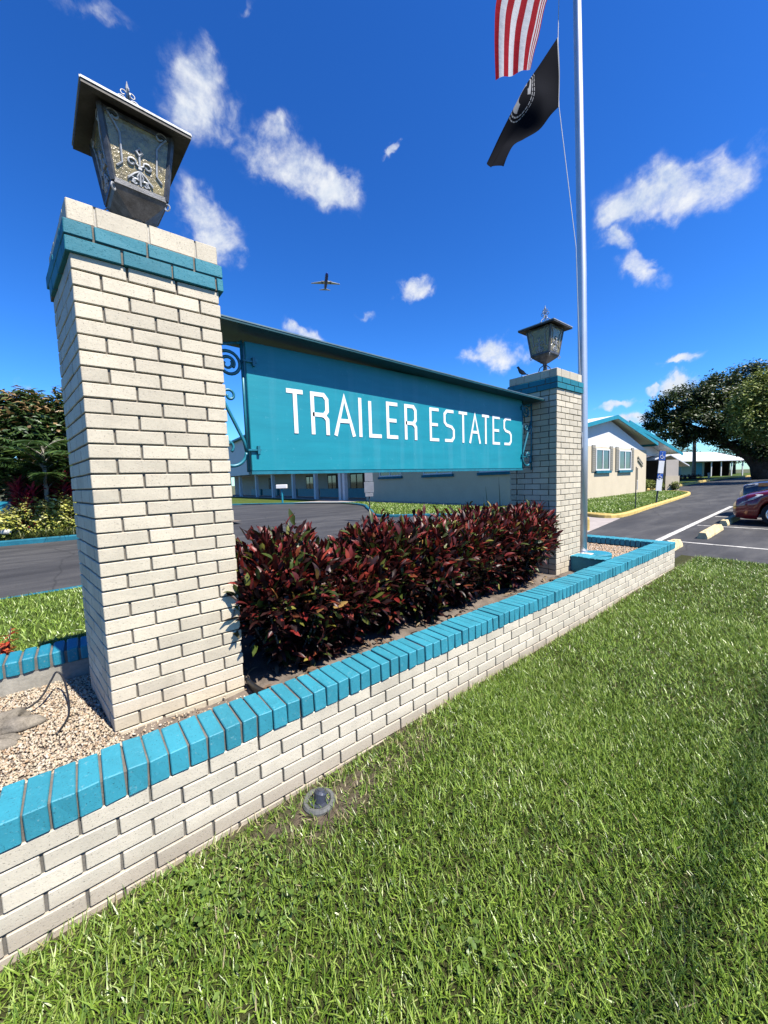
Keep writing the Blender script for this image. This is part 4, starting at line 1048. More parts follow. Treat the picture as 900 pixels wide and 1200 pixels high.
stones('shell_gravel_margin', 1200, 0.0, 0.62, WY+0.19, -0.005, lambda x, y: 0*x-0.012, .004, .010, M['shell_gravel'], 'thin margin of shell gravel between the near pillar and the wall cap', lambda x, y: RNG.random(len(x)) < np.clip(1-x*1.7, 0.1, 1))
stones('river_gravel', 7500, 4.80, WX1-0.20, WY+0.19, BY, lambda x, y: 0.045+0*x, .008, .018, M['river_gravel'], 'tan and brown pebbles in the raised bed around the flagpole')
grid('pebble_bed', 4.77, WX1-0.17, WY+0.17, BY+0.02, 10, 10, lambda x, y: 0.042+0*x, M['soil'])
stones('soil_litter', 2600, 0.66, 4.2, WY+0.19, 0.6, lambda x, y: -0.03+0*x, .003, .010, M['rock'], 'small stones and crumbs on the dark soil under the crotons')
# dry leaf litter under the crotons
n = 420; x = RNG.uniform(.68,4.2,n); y = RNG.uniform(WY+0.2,.5,n); a = RNG.uniform(0,6.28,n)
V, F, k = leaves_np(np.stack([x,y,np.full(n,-.008)+RNG.uniform(0,.02,n)],-1), np.stack([np.cos(a),np.sin(a),RNG.uniform(-.2,.3,n)],-1), np.tile([0,0,1.],(n,1))+RNG.normal(0,.3,(n,3)), RNG.uniform(.04,.09,n), RNG.uniform(.015,.03,n), .8, 3, .3)
tag(np_mesh('leaf_litter', V, F, leaf_mat('dry_leaf', [(0,(0.10,0.06,0.04)),(0.6,(0.20,0.13,0.08)),(1,(0.34,0.26,0.16))], .8, .2, 0), rnd=np.repeat(RNG.random(n),k)), 'fallen dry croton leaves lying on the planter soil', 'leaf litter', kind='stuff')

import bmesh
def lumpy(name, loc, size, seed, mat, parent=None, sub=4, amp=.28):
    bm = bmesh.new(); bmesh.ops.create_icosphere(bm, subdivisions=sub, radius=1.0)
    rg = np.random.default_rng(seed); ks = rg.normal(0,1,(10,3))*np.linspace(1.5,5,10)[:,None]; ph = rg.uniform(0,6.28,10)
    for v in bm.verts:
        p = np.array(v.co[:]); d = sum(math.sin(float(ks[i]@p)+ph[i])/(1+i*.45) for i in range(10))
        v.co = Vector((p[0]*size[0], p[1]*size[1], p[2]*size[2]))*(1+amp*0.35*d)
    me = bpy.data.meshes.new(name); bm.to_mesh(me); bm.free(); me.materials.append(mat)
    for f in me.polygons: f.use_smooth = sub > 3
    o = link(name, me, parent); o.location = loc; return o
tag(lumpy('rock', (-.40,.41,.015), (.115,.075,.055), 3, M['rock'], sub=5, amp=.62), 'rough pale limestone rock lying on the shell gravel', 'rock')
tag(lumpy('rock', (-.44,.26,.005), (.085,.045,.03), 9, M['rock'], sub=5, amp=.6), 'low flat stone half sunk in gravel in front of the bigger rock', 'rock')
mb = MB(); mb.tube([bez([(-.46,.42,.05),(-.36,.46,.045),(-.29,.515,.06),(-.245,.60,.11),(-.222,.66,.128),(-.195,.62,.10),(-.178,.50,.05),(-.172,.36,.016),(-.185,.26,.012),(-.215,.165,.012)], i/40) for i in range(41)], .0048, 8)
tag(mb.build('cable', M['black_plastic'], None, smooth=True), 'bent dark electrical cable looping up out of the gravel', 'cable')
t = thing('garden_edging', 'curled black plastic edging strip at the foot of the near pillar', 'garden edging', (0,0,0))
arcs = [bez([(.63,.02,.03),(.64,-.14,.035),(.70,-.25,.03),(.80,-.315,.025),(.92,-.325,.01),(1.05,-.31,-.02)], i/24) for i in range(25)]
mb = MB()
for i in range(24):
    a, b = arcs[i], arcs[i+1]
    mb.add([a+Vector((0,0,-.11)), b+Vector((0,0,-.11)), b, a], [(0,1,2,3)])
mb.build('strip', M['black_plastic'], t)
mb = MB(); mb.tube(arcs, .013, 8); mb.build('rolled_rim', M['black_plastic'], t, smooth=True)
# covers and blocks in the pebble bed
mb = MB(); mb.lathe([(.165,-.02),(.165,.012),(.155,.022),(.03,.026),(.001,.026)], (0,0,0), 28)
o = mb.build('valve_cover', M['teal_old'], None); o.location = (5.27,-.02,.085); tag(o, 'round turquoise painted cover lying on the pebbles beside the divider', 'valve cover')
mb = MB(); mb.brick(4.90,5.16,-.02,.09,.03,.115,.008,.003); o = mb.build('paver_block', M['crown_mortar']); tag(o, 'pale concrete block on the pebbles against the flagpole foot', 'block')

# spotlight sunk in the lawn
lp = thing('lawn_spotlight', 'small landscape spotlight in a grey sunken ring at the foot of the wall', 'spotlight', (0.70, -0.668, -0.302))
mb = MB(); mb.lathe([(.050,-.05),(.050,.006),(.056,.014),(.068,.014),(.075,.004),(.076,-.05)], n=28); mb.build('ring', M['grey_pvc'], lp, smooth=False)
mb = MB(); mb.tube([(0,0,-.05),(.003,0,.004)], .045, 20); mb.tube([(.0,.0,.0),(.012,.004,.035),(.015,.005,.040)], [.027,.030,.026], 18); mb.tube([(.013,.004,.038),(.016,.005,.046)], [.019,.016], 14)
mb.build('lamp_body', M['slate_metal'], lp)

# ------------------------------------------------------------------ croton shrubs
def croton(x, y, h, spread, nb, seed, label, lean=(0,0)):
    rg = np.random.default_rng(seed)
    t = thing('croton_shrub', label, 'shrub', (x, y-(0.07 if y < .5 else 0), -0.03), 'croton shrubs under the sign')
    Ps, Ds, Ns, Ls, Ws, Rs = [], [], [], [], [], []; mb = MB()
    for i in range(int(nb*72)):      # outer leaves that close the shrub into one rounded mass
        d = Vector(rg.normal(0,1,3)); d.z = abs(d.z)*1.1-.35; d.normalize(); q = rg.uniform(.55,1.02); wob = 1+.16*math.sin(d.x*5+seed)*math.sin(d.y*6+d.z*4)
        p = Vector((d.x*spread*1.12*q*wob+lean[0], d.y*spread*1.02*q*wob, h*.46+d.z*h*.40*q*wob))
        if p.z < .05: continue
        Ps.append(p); dr = (d*.75+Vector((0,0,.55))+Vector(rg.normal(0,.35,3))); Ds.append(dr); Ns.append(Vector((0,0,1))+d*.5+Vector(rg.normal(0,.35,3)))
        Ls.append(rg.uniform(.060,.108)); Ws.append(rg.uniform(.022,.036)); tq = rg.random(); up_ = max(0, d.z)*.25 + .16*(p.z/h)
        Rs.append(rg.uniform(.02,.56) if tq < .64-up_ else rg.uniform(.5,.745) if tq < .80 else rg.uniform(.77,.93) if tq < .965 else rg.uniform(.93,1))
    for b in range(nb):
        a = rg.uniform(0, 2*np.pi); tl = spread*math.sqrt(rg.random()); hh = h*(0.62+0.38*rg.random())*(1-0.22*tl/spread) * (0.55 if rg.random() < .18 else 1)
        tip = Vector((math.cos(a)*tl+lean[0]*rg.random(), math.sin(a)*tl*0.8+lean[1], max(hh-0.10, .12)))
        base = Vector((math.cos(a)*.05, math.sin(a)*.05, 0)); mid = (base+tip)*.5 + Vector((math.cos(a)*tl*.16, math.sin(a)*tl*.16, -.02))
        pts = [bez([base, mid, tip], i/8) for i in range(9)]
        mb.tube(pts, [.0085-.0005*i for i in range(9)], 6)
        hue = rg.random(); nl = int(44+24*hh)
        for i in range(nl):
            s = 0.14+0.86*(i/nl)**0.8; p = bez([base, mid, tip], s); d = (bez([base, mid, tip], min(1,s+.03)) - bez([base, mid, tip], s-.03)).normalized()
            an = i*2.4 + rg.uniform(-.4,.4); o_ = d.orthogonal().normalized(); o2 = d.cross(o_)
            out = o_*math.cos(an)+o2*math.sin(an)
            el_ = 0.30+0.75*max(0,(s-.4)/.6) + rg.uniform(-.25,.25)
            dr = out*math.cos(el_) + (d*.7+Vector((0,0,.3)))*math.sin(el_)
            Ps.append(p); Ds.append(dr); Ns.append(Vector((0,0,1))*.8 + d*.6 - out*.2 + Vector(rg.normal(0,.18,3)))
            Ls.append(rg.uniform(.075,.125)*(0.8+.3*s)); Ws.append(rg.uniform(.025,.040))
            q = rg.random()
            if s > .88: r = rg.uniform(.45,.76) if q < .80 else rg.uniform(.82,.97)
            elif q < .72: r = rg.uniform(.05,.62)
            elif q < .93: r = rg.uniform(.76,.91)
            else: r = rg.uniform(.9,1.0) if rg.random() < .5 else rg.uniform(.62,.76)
            Rs.append(r)
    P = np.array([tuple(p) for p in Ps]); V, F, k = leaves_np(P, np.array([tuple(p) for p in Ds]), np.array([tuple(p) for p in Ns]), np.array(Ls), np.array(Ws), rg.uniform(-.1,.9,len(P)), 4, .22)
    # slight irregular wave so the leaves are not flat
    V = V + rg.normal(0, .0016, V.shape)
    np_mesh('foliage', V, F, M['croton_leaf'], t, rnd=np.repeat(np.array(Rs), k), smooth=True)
    mb.build('stems', M['stem'], t)
croton(0.95,.22,1.04,.36,24,1,'dark maroon croton with yellow green leaves right beside the near pillar',(-.03,0))
croton(1.36,.18,.80,.31,20,2,'lower croton in the dip between the first two tall shrubs')
croton(1.74,.28,1.00,.36,26,3,'maroon croton beneath the letters TRAI with an asphalt gap at its side')
croton(1.16,.58,.64,.30,14,12,'small shaded croton behind the dip near the first pillar')
croton(2.18,.24,.97,.38,26,4,'bushy maroon croton beneath the middle of the sign')
croton(2.62,.26,.95,.38,26,5,'red tipped croton leaning over the turquoise cap at mid wall')
croton(3.06,.34,1.00,.38,26,6,'tallest dark croton beneath the word ESTATES')
croton(3.50,.24,.93,.38,26,7,'spreading red croton in front of the second shrub from the far end')
croton(3.90,.30,.98,.32,26,8,'bright red croton pressed against the shaded side of the farther pillar',(.02,0))
croton(2.00,.66,.82,.34,16,15,'half hidden croton behind the maroon shrub in mid row')
croton(2.55,.68,.82,.34,16,13,'half hidden croton behind the red tipped shrub at mid wall')
croton(3.40,.66,.85,.34,16,14,'half hidden croton behind the far end of the row')
# two spiky green leaves sticking up near the far pillar
t = thing('spiky_plant', 'thin upright green blades rising behind the crotons by the farther pillar', 'plant', (3.95,.62,.0))
P = np.zeros((7,3)); a = np.linspace(0,6,7); D = np.stack([np.cos(a)*.28-.12,np.sin(a)*.28,np.ones(7)],-1)
V, F, k = leaves_np(P, D, np.stack([np.cos(a),np.sin(a),np.zeros(7)+.2],-1), np.array([1.15,1.05,.8,.95,.7,.9,.8]), .04, .25, 5, .5, lambda t: (1-t)*.9+.05)
np_mesh('blade_leaves', V, F, M['palm_leaf'], t, rnd=np.repeat(RNG.random(7)*.4,k))
# orange red plumes at the left edge of the strip
t = thing('red_plume_plant', 'orange red feathery plant in the grass behind the turquoise edging', 'plant', (-.54,1.26,-.20))
Ps, Ds, Rs = [], [], []; mb = MB()
for b in range(9):
    a = random.uniform(0,6.28); tip = Vector((math.cos(a)*random.uniform(.02,.10), math.sin(a)*.10, random.uniform(.24,.50)))
    mb.tube([(0,0,0), tip*.5, tip], .004, 5)
    for i in range(46):
        s = random.uniform(.30,1); q = random.uniform(0,6.28)
        Ps.append(tuple(tip*s)); Ds.append((math.cos(q), math.sin(q), random.uniform(-.1,.9))); Rs.append(random.random())
V, F, k = leaves_np(np.array(Ps), np.array(Ds), np.tile([0,0,1.],(len(Ps),1))+RNG.normal(0,.3,(len(Ps),3)), RNG.uniform(.03,.065,len(Ps)), .018, .5, 3, .2)
np_mesh('foliage', V, F, M['red_plume'], t, rnd=np.repeat(np.array(Rs),k)); mb.build('stems', M['stem'], t)

# ------------------------------------------------------------------ bushes and trees: clumps of leaves
def clump(name, lobes, nleaf, lsize, mat, parent, seed, droop=0.2, inner=.55, rb=(0,1), top_hot=None, aspect=.5):
    """leaf faces spread through several uneven lobes (x, y, z, rx, ry, rz): one foliage mesh"""
    rg = np.random.default_rng(seed); vol = np.array([l[3]*l[4]+l[4]*l[5]+l[3]*l[5] for l in lobes]); pr = vol/vol.sum()
    idx = rg.choice(len(lobes), nleaf, p=pr); Lb = np.array(lobes)[idx]
    d = unit(rg.normal(0,1,(nleaf,3))); rr_ = inner + (1-inner)*rg.random(nleaf)**0.6
    ks = rg.normal(0,1,(6,3))*3.2; ph = rg.uniform(0,6.28,6)
    lump = 1 + .16*np.sin(d@ks.T+ph+idx[:,None]*1.7).sum(1)/2
    # secondary clumping: pull leaves towards random twig ends on each lobe
    ntw = 46; tw = unit(rg.normal(0,1,(len(lobes),ntw,3))); pick = rg.integers(0,ntw,nleaf); c = tw[idx,pick]
    d = unit(d*0.30 + c*1.0 + rg.normal(0,.10,(nleaf,3)))
    P = Lb[:,:3] + d*Lb[:,3:6]*(rr_*lump)[:,None]
    a = rg.uniform(0,6.28,nleaf)
    D = unit(d*.6 + np.stack([np.cos(a),np.sin(a),-droop+rg.normal(0,.3,nleaf)],-1))
    Nn = d*.5 + np.array([0,0,.8]) + rg.normal(0,.35,(nleaf,3))
    L = lsize*rg.uniform(.6,1.35,nleaf)
    V, F, k = leaves_np(P, D, Nn, L, L*aspect, rg.uniform(-.2,.9,nleaf), 2, .2)
    r = rb[0] + (rb[1]-rb[0])*np.clip(.5+.22*rg.normal(0,1,nleaf) + .18*(tw[idx,pick,2]), 0, 1)
    if top_hot is not None: r = np.where((rg.random(nleaf) < top_hot*np.clip(d[:,2]*1.4+.1,0,1)), rg.uniform(.78,1,nleaf), r)
    return np_mesh(name, V, F, mat, parent, rnd=np.repeat(r, k), smooth=False)
def tree(name, label, cat, base, trunk_pts, trunk_r, lobes, nleaf, lsize, mat, seed, group=None, limbs=(), aspect=.5, bark='bark', **kw):
    t = thing(name, label, cat, base, group)
    B = Vector(base); lb = [(l[0]-B.x, l[1]-B.y, l[2]-B.z, l[3], l[4], l[5]) for l in lobes]
    clump('crown', lb, nleaf, lsize, mat, t, seed, aspect=aspect, **kw)
    mb = MB(); mb.tube([Vector(p)-B for p in trunk_pts], trunk_r, 12)
    for pts, r in limbs: mb.tube([Vector(p)-B for p in pts], r, 9)
    mb.build('trunk', M[bark], t, smooth=True)
    return t
def auto_limbs(top, lobes, r):
    out = []
    for l in lobes:
        a = Vector(top); b = Vector(l[:3]); m = (a+b)/2 + Vector((0,0,-.08*(b-a).length))
        out.append(([a, m, b], [r, r*.6, r*.2]))
    return out
oak_l = [(55.27,13.30,7.38,1.7),(55.46,12.03,9.0,2.0),(57.38,10.54,9.52,2.4),(55.89,10.13,6.6,2.3),(59.87,8.61,10.2,2.6),(58.7,7.95,7.3,2.5),(64.1,6.66,11.74,2.5),(61.2,6.0,7.95,2.7),(66.5,4.5,9.7,4.2),(53.74,11.76,5.7,1.2),(57.77,8.46,5.2,1.3),(68.4,2.82,8.06,5.0),(64.07,4.65,4.9,1.9),(58.3,6.8,5.7,1.3),(56.1,11.1,5.3,1.4),(61.0,6.4,4.1,1.3),(62.6,4.9,3.4,1.9),(64.2,3.4,3.2,2.2),(59.9,8.0,4.3,.8),(66.5,2.2,4.0,3.2)]
lob = [(x,y,z,r,r,r*.82) for x,y,z,r in oak_l]
tree('oak_tree', 'huge dark spreading tree with a thick leaning limb at the end of the parking lot', 'tree', (62.9,5.05,-.05), [(62.92,5.07,-.3),(62.74,5.4,1.55),(62.04,6.08,2.6),(60.86,7.13,3.64),(59.6,8.24,4.6),(58.1,9.55,5.77),(56.2,11.2,6.85)], [.85,.75,.58,.46,.38,.28,.15],
     lob, 80000, .30, M['oak_leaf'], 21, limbs=[([(62.7,5.2,.6),(63.0,5.0,2.6),(62.31,6.0,4.1),(61.4,6.8,4.45),(60.1,7.8,4.2)],[.7,.45,.30,.24,.12]), ([(62.8,5.1,1.0),(64,4.6,5),(66,4.5,9)],[.8,.6,.3]), ([(62.8,5.1,1.0),(62.6,5.8,6),(63.5,6.4,10.5)],[.7,.5,.25])], inner=.45, aspect=.55)
l2 = [(50.41,4.36,7.66,1.93),(49.88,4.58,5.75,1.77),(51.3,3.75,8.67,1.93),(51.59,3.22,5.84,2.42),(50.54,3.92,4.6,1.25),(49.34,5.13,6.9,.97),(54.4,2.4,7.56,3.3)]
lob = [(x,y,z,r,r,r*.9) for x,y,z,r in l2]
tree('leafy_tree', 'paler yellow green tree standing in front of the huge dark tree', 'tree', (52.55,2.6,-.25), [(52.55,2.6,-.5),(52.4,2.8,2),(51.8,3.2,4)], [.4,.32,.25], lob, 26000, .24, M['pale_leaf'], 22, limbs=auto_limbs((51.8,3.2,4), lob, .18), inner=.4)

# ------------------------------------------------------------------ planting bed across the driveway
bedg = 'tall shrubs across the driveway'
tall = [(-4.6,15.9,4.5),(-3.0,16.3,4.75),(-1.55,15.9,4.5),(-.55,16.4,4.5),(.55,15.9,4.35),(1.9,16.1,4.2)]
tl = ['tall coppery shrub farthest left in the bed across the driveway','tall dark shrub with bronze new leaves behind the turquoise box','tallest bronze tipped shrub above the golden bushes','dark green tall shrub directly behind the palm stem','bronze tipped tall shrub next to the near pillar edge','tall shrub hidden behind the near brick pillar']
for i, ((x,y,h_), lb) in enumerate(zip(tall, tl)):
    rg = random.Random(i+40)
    lob = [(x+rg.uniform(-.7,.7), y+rg.uniform(-.5,.5), .5+h_*f+rg.uniform(-.15,.15), .74, .66, .60) for f in (.16,.26,.34,.40,.47,.54,.60,.66,.72,.76,.80)]
    tree('tall_shrub', lb, 'shrub', (x,y,G+.1), [(x,y,G),(x,y,1.2),(x+.1,y,2.6)], [.06,.05,.03], lob, 8500, .25, M['copper_leaf'], 60+i, bedg, auto_limbs((x,y,1.2), lob, .03), aspect=.36, bark='stem', rb=(.0,.70), top_hot=.38, inner=.3)
def cordyline(x, y, h_, seed, label):
    rg = np.random.default_rng(seed); t = thing('cordyline_plant', label, 'plant', (x,y,G+.1), 'dark red cordylines'); mb = MB(); Ps, Ds, Rs = [], [], []
    for b in range(7):
        ox, oy = rg.uniform(-.28,.28,2); hh = h_*rg.uniform(.55,1); mb.tube([(ox*.3,oy*.3,0),(ox,oy,hh*.6),(ox,oy,hh-.12)], .016, 6)
        for i in range(46):
            z = hh*(.25+.75*(i/46)**.7)-.12; a = i*2.4; e = .15+1.1*(i/46)
            Ps.append((ox,oy,z)); Ds.append((math.cos(a)*math.cos(e), math.sin(a)*math.cos(e), math.sin(e))); Rs.append(rg.random())
    n = len(Ps); V, F, k = leaves_np(np.array(Ps), np.array(Ds), np.tile([0,0,1.],(n,1)), rg.uniform(.28,.46,n), rg.uniform(.05,.085,n), rg.uniform(.2,1,n), 3, .25)
    np_mesh('foliage', V, F, M['cordyline_leaf'], t, rnd=np.repeat(np.array(Rs),k)); mb.build('stems', M['stem'], t)
for i, (x,y,h_) in enumerate([(-1.40,14.30,2.0),(-.55,14.62,2.1),(-.12,14.30,2.2),(.45,14.4,2.2)]):
    cordyline(x, y, h_, 80+i, ['dark red cordyline left of the palm stem','shorter dark red cordyline directly behind the palm stem','bright red cordyline between the palm stem and the near pillar','dark red cordyline mostly hidden by the near pillar'][i])
def bush(name, label, cat, x, y, z0, rx, ry, rz, n, ls, mat, seed, group=None, asp=.5, **kw):
    t = thing(name, label, cat, (x,y,z0), group); rg = random.Random(seed)
    lob = [(rg.uniform(-.5,.5)*rx, rg.uniform(-.4,.4)*ry, rz*rg.uniform(.35,.62), rx*.55, ry*.55, rz*.5) for _ in range(8)]
    clump('foliage', lob, n, ls, mat, t, seed, aspect=asp, **kw)
    mb = MB()
    for l in lob: mb.tube([(l[0]*.2,l[1]*.2,-.02),(l[0]*.7,l[1]*.7,l[2]*.6),l[:3]], .012*max(1,rz), 5)
    mb.build('stems', M['stem'], t)
for i, (x,y,rx,rz) in enumerate([(-1.90,13.95,.55,.95),(-1.15,14.05,.55,1.15),(-.42,14.0,.55,1.30),(.35,14.0,.6,1.2)]):
    bush('golden_bush', ['small golden leaved bush at the white stones','yellow variegated bush below the palm stem','largest yellow variegated bush beside the near pillar edge','yellow variegated bush hidden behind the near pillar'][i], 'bush', x, y, G+.1, rx, .5, rz, 1500, .11, M['gold_leaf'], 90+i, 'golden bushes in the bed', .5, inner=.5)
def frond(mbv, base, az, length, rise, rg):
    pts = []; d = Vector((math.cos(az), math.sin(az), 0))
    for i in range(13):
        t_ = i/12; pts.append(Vector(base) + d*(length*t_*math.cos(rise*(1-t_*.9))) + Vector((0,0,length*(math.sin(rise)*t_ - .55*t_*t_))))
    return pts
pt_ = thing('young_palm', 'young feather palm with a pale stem among red cordylines', 'palm', (-.83,14.35,G+.1), None)
mb = MB(); mb.tube([(0,0,-.1),(.01,0,.8),(.02,0,1.5),(.03,0,2.2),(.03,0,2.9)], [.085,.075,.06,.05,.03], 12); mb.build('trunk', M['palm_bark'], pt_, smooth=True)
Ps, Ds, Ns, mbf = [], [], [], MB(); rg = np.random.default_rng(5)
for f in range(17):
    az = f*2.4; pts = frond(None, (.03,0,1.45+.08*f), az, rg.uniform(1.3,1.8), rg.uniform(.7,1.35), rg)
    mbf.tube(pts, [.016-.001*i for i in range(13)], 5)
    d = Vector((math.cos(az), math.sin(az), 0)); s = Vector((-d.y, d.x, 0))
    for i in range(2,13):
        for sg2 in (-1,1):
            for q in (0,.33,.66):
                p = pts[i-1].lerp(pts[i], q); Ps.append(tuple(p)); Ds.append(tuple(s*sg2*.9+d*.55+Vector((0,0,.1)))); Ns.append((0,0,1))
n = len(Ps); V, F, k = leaves_np(np.array(Ps), np.array(Ds), np.array(Ns)+rg.normal(0,.2,(n,3)), rg.uniform(.34,.56,n), .055, rg.uniform(.3,1,n), 3, .3)
cr = np_mesh('crown', V, F, M['palm_leaf'], pt_, rnd=np.repeat(rg.random(n),k)); mbf.build('frond_ribs', M['palm_bark'], cr)
# grassy border, box and stones
n = 5200; x = RNG.uniform(-6,3.5,n); y = 13.66 - (x+1.9)*.06 + RNG.uniform(-.10,.28,n); a = RNG.uniform(0,6.28,n); ln = RNG.uniform(.2,1.0,n)
V, F, k = blades_np(np.stack([x,y,np.full(n,G+.1)],-1), np.stack([np.cos(a)*np.sin(ln),np.sin(a)*np.sin(ln),np.cos(ln)],-1), np.stack([-np.cos(a),-np.sin(a),np.full(n,.3)],-1), RNG.uniform(.22,.42,n), RNG.uniform(.012,.022,n), RNG.uniform(.2,.7,n))
tag(np_mesh('border_grass', V, F, M['liriope'], rnd=np.repeat(RNG.random(n),k)), 'tufted green border grass spilling over the turquoise kerb of the bed', 'grass', kind='stuff')
mb = MB(); mb.brick(-2.9,-1.66,14.45,14.9,G,.90,.02,0); o = mb.build('utility_box', M['teal_paint']); tag(o, 'dark turquoise painted box standing among the shrubs across the driveway', 'box')
tag(lumpy('white_stone', (-1.80,13.62,.02), (.17,.10,.10), 31, M['white_paint'], sub=3), 'white painted stone behind the border grass, next to the bush', 'stone')
tag(lumpy('white_stone', (-2.15,13.62,.02), (.15,.09,.09), 32, M['white_paint'], sub=3), 'white painted stone at the photo edge behind the border grass', 'stone')

# ------------------------------------------------------------------ the hall
hall = thing('community_hall', 'long cream single storey hall with low gabled roof and turquoise fascia', 'building', (17.0, 7.5, G))
HO = Vector((17.0, 7.5, G))
def hp(x, y, z): return (x-HO.x, y-HO.y, z-HO.z)
def hbox(mb, x0, x1, y0, y1, z0, z1, m=0): return mb.box(x0-HO.x, x1-HO.x, y0-HO.y, y1-HO.y, z0-HO.z, z1-HO.z, m)
mb = MB(); WT = 2.72
hbox(mb, 17.0, 32.0, 7.5, 21.2, G-.1, WT); mb.build('wall', M['stucco'], hall)
mb = MB()   # white gable panel above the front wall
mb.prism([(17.0-17, WT+.003-G), (15.0, WT+.003-G), (25.5-17, 4.40-G)], 'y', 0.0, 0.25); mb.build('gable', M['white_wall'], hall)
RX, RZ, RS = 25.5, 4.60, .186
def roofz(x): return RZ - RS*abs(x-RX)
mb = MB(); xs = (16.3, RX, 32.85); th = .06
for (xa, xb) in ((16.3, RX), (RX, 32.85)):
    a, b = roofz(xa), roofz(xb); y0, y1 = 7.08, 22.0
    vs = [hp(xa,y0,a),hp(xb,y0,b),hp(xb,y1,b),hp(xa,y1,a),hp(xa,y0,a-th),hp(xb,y0,b-th),hp(xb,y1,b-th),hp(xa,y1,a-th)]
    mb.add(vs, [(0,1,2,3),(7,6,5,4),(0,4,5,1),(1,5,6,2),(2,6,7,3),(3,7,4,0)])
roof = mb.build('roof', M['roof_white'], hall)
mb = MB()
for (xa, xb) in ((16.3, RX), (RX, 32.85)):
    a, b = roofz(xa), roofz(xb)
    mb.add([hp(xa,7.03,a+.02),hp(xb,7.03,b+.02),hp(xb,7.03,b-.20),hp(xa,7.03,a-.20),hp(xa,7.075,a+.02),hp(xb,7.075,b+.02),hp(xb,7.075,b-.20),hp(xa,7.075,a-.20)], [(0,1,2,3),(7,6,5,4),(0,4,5,1),(1,5,6,2),(2,6,7,3),(3,7,4,0)])
hbox(mb, 16.25, 16.298, 7.03, 22.0, roofz(16.3)-.22, roofz(16.3)+.02); hbox(mb, 32.852, 32.90, 7.03, 12, roofz(32.85)-.22, roofz(32.85)+.02)
mb.build('fascia', M['teal_paint'], roof)
mb = MB()   # soffits
for (xa, xb) in ((16.3, RX), (RX, 32.85)):
    a, b = roofz(xa)-th-.01, roofz(xb)-th-.01
    mb.add([hp(xa,7.08,a),hp(xb,7.08,b),hp(xb,7.5,b),hp(xa,7.5,a)], [(0,1,2,3)])
mb.build('soffit', M['white_wall'], roof)
def window(parent, org, facing, c, w, z0, z1, shutters=True, sash=2):
    """facing 'y': in a wall facing -y at y=c[1]; 'x': facing -x at x=c[0]; org = parent's origin"""
    def B(mb, a0, a1, d0, d1, zz0, zz1):
        if facing == 'y': mb.box(c[0]+a0-org.x, c[0]+a1-org.x, c[1]-d1-org.y, c[1]-d0-org.y, zz0-org.z, zz1-org.z)
        else: mb.box(c[0]-d1-org.x, c[0]-d0-org.x, c[1]+a0-org.y, c[1]+a1-org.y, zz0-org.z, zz1-org.z)
    h = w/2; f = .09; mb = MB()
    B(mb,-h,h,.0,.06,z1-f,z1); B(mb,-h,h,.0,.06,z0,z0+f); B(mb,-h,-h+f,.0,.06,z0+f,z1-f); B(mb,h-f,h,.0,.06,z0+f,z1-f); B(mb,-f/2,f/2,.0,.052,z0+f,z1-f)
    fr = mb.build('window', M['frame_white'], parent)
    mb = MB(); B(mb,-h+f,-f/2,.006,.025,z0+f,z1-f); B(mb,f/2,h-f,.006,.025,z0+f,z1-f); mb.build('pane', M['window_glass'], fr)
    mb = MB(); B(mb,-h-.10,h+.10,.0,.13,z0-.16,z0-.004); mb.build('sill', M['kerb_teal'], fr)
    if shutters:
        for s in (-1,1):
            mb = MB(); a0 = s*(h+.28); B(mb, a0-.21, a0+.21, .0, .05, z0-.05, z1+.18)
            for i in range(12):
                zz = z0+.05+(z1+.08-z0-.05)*i/12; B(mb, a0-.16, a0+.16, .05, .066, zz, zz+.06)
            mb.build('shutter', M['shutter'], parent)
window(hall, HO, 'y', (24.5, 7.5), 1.95, 1.33, 2.62); window(hall, HO, 'y', (27.95, 7.5), 2.05, 1.33, 2.62); window(hall, HO, 'y', (20.9, 7.5), 1.95, 1.33, 2.62)
for cy in (18.27, 13.83, 9.55): window(hall, HO, 'x', (17.0, cy), 2.35, 1.42, 2.45, False)
mb = MB()   # scrolled house plaque
for i in range(5):
    mb.tube([hp(30.25+.18*i, 7.47, 2.22-.09*i), hp(30.38+.18*i, 7.46, 2.10-.09*i), hp(30.30+.18*i, 7.47, 1.98-.09*i), hp(30.42+.18*i, 7.46, 1.90-.08*i)], .06, 6)
mb.build('wall_plaque', M['shutter'], hall)
# porch with columns and its wide pale gable
mb = MB(); hbox(mb, 19.6, 26.0, 21.2, 60, G-.1, 2.7); mb.build('porch_wall', M['grey_stucco'], hall)
mb = MB(); hbox(mb, 16.2, 19.6, 21.2, 60, G-.05, G+.10); mb.build('porch_floor', M['pale_concrete'], hall)
mb = MB(); mb.prism([(21.2-HO.y,2.38-G),(60-HO.y,2.38-G),(60-HO.y,5.95-G),(34-HO.y,7.10-G),(21.2-HO.y,6.2-G)], 'x', 15.9-HO.x, 16.3-HO.x); mb.build('porch_gable', M['white_wall'], hall)
mb = MB()
for (ya_, za, yb2, zb_) in ((60.6,5.95,34,7.14),(34,7.14,20.8,6.2)):
    mb.add([hp(x,y,z+dz) for x in (15.5,16.28) for (y,z) in ((ya_,za),(yb2,zb_)) for dz in (0.0,.20)], [(0,2,3,1),(4,5,7,6),(0,1,5,4),(2,6,7,3),(1,3,7,5),(0,4,6,2)])
mb.build('porch_fascia', M['teal_paint'], hall)
mb = MB(); hbox(mb, 16.32, 19.55, 21.3, 60, 2.45, 2.55); mb.build('porch_ceiling', M['white_wall'], hall)
for y in (52.5, 48.15, 42.44, 37.66, 32.65, 28.18, 24.05, 23.45):
    mb = MB(); hbox(mb, 16.45, 16.75, y-.16, y+.16, G+.1, 2.40); mb.build('column', M['white_wall'], hall)
